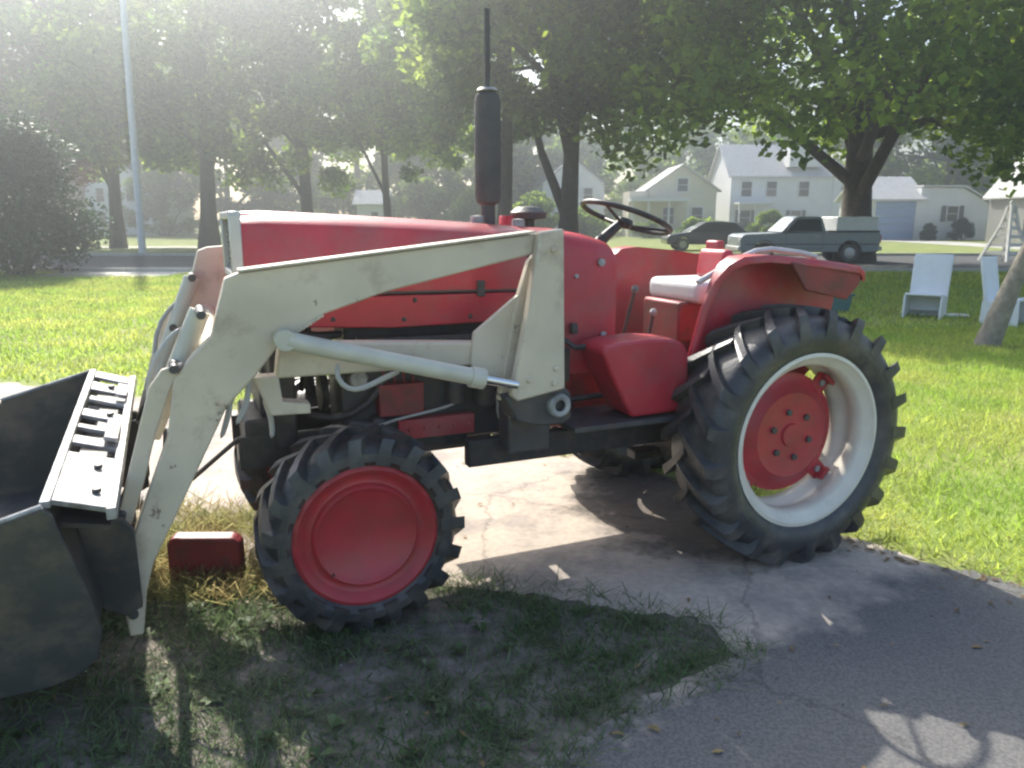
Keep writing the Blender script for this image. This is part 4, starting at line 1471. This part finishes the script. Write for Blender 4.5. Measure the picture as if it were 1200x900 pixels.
# ------------------------------------------------------------------ white garden chairs, trellis, tote, plank
def lawn_chair():
    """high solid-backed garden chair; local -Y is its front"""
    t = empty("garden_chair", (0, 0, 0))
    m_ = MB()
    m_.box((0, 0.20, 0.50), (0.56, 0.05, 0.86), Matrix.Rotation(-0.2, 4, 'X'))
    m_.build("backrest", M['chairw'], t, bevel=0.015)
    m_ = MB()
    m_.box((0, -0.04, 0.33), (0.52, 0.5, 0.035), Matrix.Rotation(-0.1, 4, 'X'))
    m_.build("seat", M['chairw'], t, bevel=0.01)
    for s in (-1, 1):
        m_ = MB()
        m_.prism([(-0.30, 0.0), (0.22, 0.0), (0.19, 0.30), (-0.28, 0.34)], -0.015, 0.015)
        o_ = m_.build("side_panel", M['chairw'], t, bevel=0.005)
        o_.rotation_euler = (0, 0, R(90))
        o_.location = (s * 0.26, 0, 0)
    m_ = MB()
    m_.box((0, 0.2, 0.15), (0.5, 0.03, 0.30))
    m_.build("back_panel", M['chairw'], t, bevel=0.005)
    return t


c1 = lawn_chair()
c1.location = (6.95, 12.9, 0)
c1.rotation_euler = (0, 0, R(-38))
tag(c1, "white solid backed garden chair on the shaded lawn below the garage", "garden chair", "white garden chairs")
c1.scale = (1.05, 1.05, 1.12)
c2 = copy_tree(c1)
c2.location = (7.75, 12.1, 0)
c2.rotation_euler = (0, 0, R(40))
tag(c2, "white solid backed garden chair beside the slanting bare trunk at the right border", "garden chair", "white garden chairs")

m = MB()
for (sx, sy) in ((-1, -1), (1, -1), (1, 1), (-1, 1)):
    m.tube([(sx * 0.62, sy * 0.62, -0.02), (sx * 0.2, sy * 0.2, 1.35), (sx * 0.07, sy * 0.07, 2.1)], 0.07, 4)
tr_ = empty("garden_obelisk", (19.4, 30.6, 0), 0.3, "white four legged wooden garden obelisk on the lit lawn at the right", "obelisk")
m.build("frame", M['wtrim'], tr_)
for k_, z in enumerate((0.3, 0.62, 0.94, 1.26, 1.58)):
    m = MB()
    w_ = 0.62 - 0.42 * min(z, 1.35) / 1.35 - max(0, z - 1.35) * 0.17
    for s in (-1, 1):
        m.box((0, s * w_, z), (2 * w_, 0.03, 0.13))
        m.box((s * w_, 0, z), (0.03, 2 * w_, 0.13))
    m.build("slat_ring", M['wtrim'], tr_)
m = MB()
m.lathe([(0.0001, 0.26), (0.06, 0.2), (0.08, 0.12), (0.05, 0.04), (0.1, 0.0), (0.0001, 0.0)], (0, 0, 2.08), n=14, axis='Z')
m.build("finial", M['wtrim'], tr_)

m = MB()
m.prism([(-0.22, 0.0), (0.22, 0.0), (0.26, 0.30), (-0.26, 0.30)], -0.16, 0.16)
tt = m.build("plastic_tote", M['teal'], None, bevel=0.02)
tt.location = (5.7, 13.6, 0)
tag(tt, "teal plastic tote on the shaded lawn behind the rear fender", "tote")
m = MB()
m.box((0, 0, 0.315), (0.58, 0.38, 0.035))
m.build("lid", M['teal'], tt, bevel=0.012)
m = MB()
m.box((0, 0, 0.03), (0.75, 0.14, 0.04))
pk = m.build("plank", M['wtrim'], None, bevel=0.006)
pk.location = (7.3, 12.95, 0)
pk.rotation_euler = (0, 0, -0.25)
tag(pk, "short pale plank lying on the grass between the two garden chairs", "plank")

# leaning bare young trunk at the right border
lt = tree("leaning_tree", 6.25, 9.8, 6.2, 1.5, 3.9, 0.12, 2600, 0.14, M['leafA'], "thin pale trunk leaning in from the right border beside the garden chair", lean=(0.33, 0.0), limbs=3, bark='bark_pale', seed=4, nclump=12, cx=0.9)

# ------------------------------------------------------------------ grass
def pip(px, py, poly):
    c = np.zeros(len(px), bool)
    j = len(poly) - 1
    for i in range(len(poly)):
        xi, yi = poly[i]
        xj, yj = poly[j]
        cond = ((yi > py) != (yj > py)) & (px < (xj - xi) * (py - yi) / (yj - yi + 1e-12) + xi)
        c ^= cond
        j = i
    return c


def blades(name, n, xr, yr, h, w, m_, keep, label, spread=0.6, cat='grass', clump=None):
    x = rng.uniform(*xr, n)
    y = rng.uniform(*yr, n)
    if clump:
        cxs = rng.uniform(*xr, clump)
        cys = rng.uniform(*yr, clump)
        i_ = rng.integers(0, clump, n)
        x = cxs[i_] + rng.normal(size=n) * 0.06
        y = cys[i_] + rng.normal(size=n) * 0.06
    kk = keep(x, y)
    x, y = x[kk], y[kk]
    n = len(x)
    hh = h * (0.45 + 0.9 * rng.random(n))
    ww = w * (0.6 + 0.8 * rng.random(n))
    a = rng.random(n) * 2 * np.pi
    lx = rng.normal(size=n) * spread * hh
    ly = rng.normal(size=n) * spread * hh
    bx, by = np.cos(a) * ww / 2, np.sin(a) * ww / 2
    z0 = np.zeros(n)
    p0 = np.stack([x - bx, y - by, z0], 1)
    p1 = np.stack([x + bx, y + by, z0], 1)
    p2 = np.stack([x + bx * 0.35 + lx, y + by * 0.35 + ly, hh], 1)
    p3 = np.stack([x - bx * 0.35 + lx * 0.9, y - by * 0.35 + ly * 0.9, hh * 0.93], 1)
    q = np.stack([p0, p1, p2, p3], 1).reshape(-1, 3)
    o = np_mesh(name, q, None, m_)
    tag(o, label, cat, None, 'stuff')
    return o


far_line = np.array(drive_far)


def beyond_drive(x, y, m_=0.05):
    return y > np.interp(x, far_line[:, 0], far_line[:, 1]) + m_


def keepers(x, y):
    f = np.sin(x * 3.1 + 1.3 * np.sin(y * 4.0)) + np.sin(y * 4.3 + 1.7 * np.sin(x * 2.3)) + 0.9 * (x + 0.2)
    return f + rng.normal(size=len(x)) * 0.5 > -1.4


def in_view(x, y):
    return np.abs(x) < y * 0.72 + 0.6


blades("lawn_grass", 150000, (-0.2, 9.0), (2.2, 11.5), 0.05, 0.007, M['blade'], lambda x, y: beyond_drive(x, y, rng.normal(size=len(x)) * 0.06 + 0.06) & in_view(x, y),
       "short sunlit grass of the lawn behind the rear wheel")
blades("lawn_grass", 150000, (-16, 1.5), (5.5, 23.9), 0.06, 0.016, M['blade'], lambda x, y: beyond_drive(x, y, 0.1) & in_view(x, y) & (x < 1.5) & ~((y > 22.0) & (x < -9.8) & (x > -14)), "short sunlit grass of the wide lawn at the left")
blades("lawn_grass", 60000, (0, 20), (11, 23.9), 0.07, 0.02, M['blade'], lambda x, y: in_view(x, y), "shaded grass of the lawn around the garden chairs")
patch = [(-3.6, 2.9), (-1.6, 3.15), (-0.4, 3.2), (0.25, 3.02), (0.75, 2.8), (0.84, 2.62), (0.5, 2.42), (0.0, 2.12), (-0.2, 1.2), (-3.0, 1.2)]
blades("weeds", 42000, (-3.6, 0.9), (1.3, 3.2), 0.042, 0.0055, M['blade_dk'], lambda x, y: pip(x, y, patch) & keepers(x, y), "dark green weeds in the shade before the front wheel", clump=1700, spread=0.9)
blades("weeds", 7000, (-2.3, -0.9), (3.0, 4.1), 0.08, 0.006, M['straw'], lambda x, y: (y > 3.0), "dry straw coloured weeds between the loader arm and the front wheel", clump=130, spread=0.9)
blades("weeds", 1500, (-0.1, 0.6), (5.1, 5.6), 0.06, 0.006, M['blade'], lambda x, y: x > -9, "tufts of grass at the driveway edge seen under the tractor", clump=22)
near_edge = np.array([(-0.2, 0.9), (0.05, 2.0), (0.35, 2.28), (0.7, 2.5), (0.86, 2.64), (0.78, 2.82), (0.5, 2.98), (0.1, 3.12), (-0.3, 3.2)])


def along_edge(x, y):
    d = np.full(len(x), 9.0)
    for (x0, y0), (x1, y1) in zip(near_edge[:-1], near_edge[1:]):
        t = np.clip(((x - x0) * (x1 - x0) + (y - y0) * (y1 - y0)) / ((x1 - x0) ** 2 + (y1 - y0) ** 2), 0, 1)
        d = np.minimum(d, np.hypot(x - x0 - t * (x1 - x0), y - y0 - t * (y1 - y0)))
    return d < 0.10


blades("weeds", 9000, (-0.5, 1.05), (1.2, 3.35), 0.05, 0.005, M['blade_dk'], along_edge, "weeds creeping over the broken driveway edge", clump=420, spread=1.2)
# broad weed leaves and pebbles in the shade
q = []
for i in range(140):
    while True:
        x, y = random.uniform(-2.6, 0.6), random.uniform(1.6, 3.1)
        if pip(np.array([x]), np.array([y]), patch)[0]:
            break
    for j in range(random.randint(3, 6)):
        a = random.random() * 6.28
        L1 = random.uniform(0.025, 0.06)
        wv = L1 * 0.3
        d_ = Vector((math.cos(a), math.sin(a), 0))
        s_ = Vector((-d_.y, d_.x, 0))
        b0 = Vector((x, y, 0.012))
        q += [b0, b0 + d_ * L1 * 0.55 + s_ * wv + Vector((0, 0, 0.02)), b0 + d_ * L1 + Vector((0, 0, 0.012)), b0 + d_ * L1 * 0.55 - s_ * wv + Vector((0, 0, 0.02))]
tag(np_mesh("weeds", np.array([tuple(v) for v in q]), None, M['blade_dk']), "broad leaved weeds among the shaded grass", "weeds", None, 'stuff')
m = MB()
for i in range(260):
    x, y = random.uniform(-3.4, 1.9), random.uniform(1.4, 5.2)
    r_ = random.uniform(0.002, 0.007)
    vs = [(x + r_ * random.uniform(0.7, 1.2) * dx, y + r_ * random.uniform(0.7, 1.2) * dy, 0.012 + r_ * 0.7 * dz) for dx, dy, dz in
          ((1, 0, 0), (0, 1, 0), (-1, 0, 0), (0, -1, 0), (0, 0, 1), (0, 0, -1))]
    m.add(vs, [(0, 1, 4), (1, 2, 4), (2, 3, 4), (3, 0, 4), (1, 0, 5), (2, 1, 5), (3, 2, 5), (0, 3, 5)])
tag(m.build("pebbles", M['apron'], None, smooth=60), "small pebbles scattered on the driveway and dirt", "pebbles", None, 'stuff')

q = []
for i in range(420):
    x, y = random.uniform(-3.0, 3.4), random.uniform(1.5, 5.0)
    if i % 2:
        x = random.uniform(0.3, 3.0)
        y = float(np.interp(x, far_line[:, 0], far_line[:, 1])) - abs(random.gauss(0, 0.12))
    a = random.random() * 6.28
    L1 = random.uniform(0.012, 0.03)
    d_ = Vector((math.cos(a), math.sin(a), 0)) * L1
    s_ = Vector((-d_.y, d_.x, 0)) * random.uniform(0.25, 0.5)
    b0 = Vector((x, y, 0.014))
    up_ = Vector((0, 0, random.uniform(0.002, 0.01)))
    q += [b0 - d_, b0 - s_ + up_, b0 + d_, b0 + s_ + up_]
tag(np_mesh("leaf_litter", np.array([tuple(v) for v in q]), None, M['litter']), "small dry leaves and clippings scattered over the driveway", "litter", None, 'stuff')
blades("weeds", 9000, (0.5, 5.0), (1.8, 5.2), 0.045, 0.006, M['straw'], lambda x, y: beyond_drive(x, y, -0.1) & ~beyond_drive(x, y, 0.22), "dry clippings and straw along the lawn edge", clump=420, spread=1.3)

# ------------------------------------------------------------------ haze volume, added to veil the view like lens glare
HAZE = 0.0085
if HAZE > 0:
    m = MB()
    m.box((0, 70, 12.0), (190, 150, 26.0))
    hz_m = bpy.data.materials.new("glare_haze")
    hz_m.use_nodes = True
    nt = hz_m.node_tree
    nt.nodes.remove(nt.nodes["Principled BSDF"])
    pv = nt.nodes.new("ShaderNodeVolumePrincipled")
    pv.inputs["Color"].default_value = (0.88, 0.96, 1.0, 1)
    pv.inputs["Density"].default_value = HAZE
    pv.inputs["Anisotropy"].default_value = 0.84
    nt.links.new(pv.outputs[0], nt.nodes["Material Output"].inputs["Volume"])
    hz = m.build("haze", hz_m, None, smooth=0)
    hz['kind'] = 'stuff'
    hz['label'] = "thin pale haze added over the street and lawns in place of lens glare"
    hz['category'] = "haze"
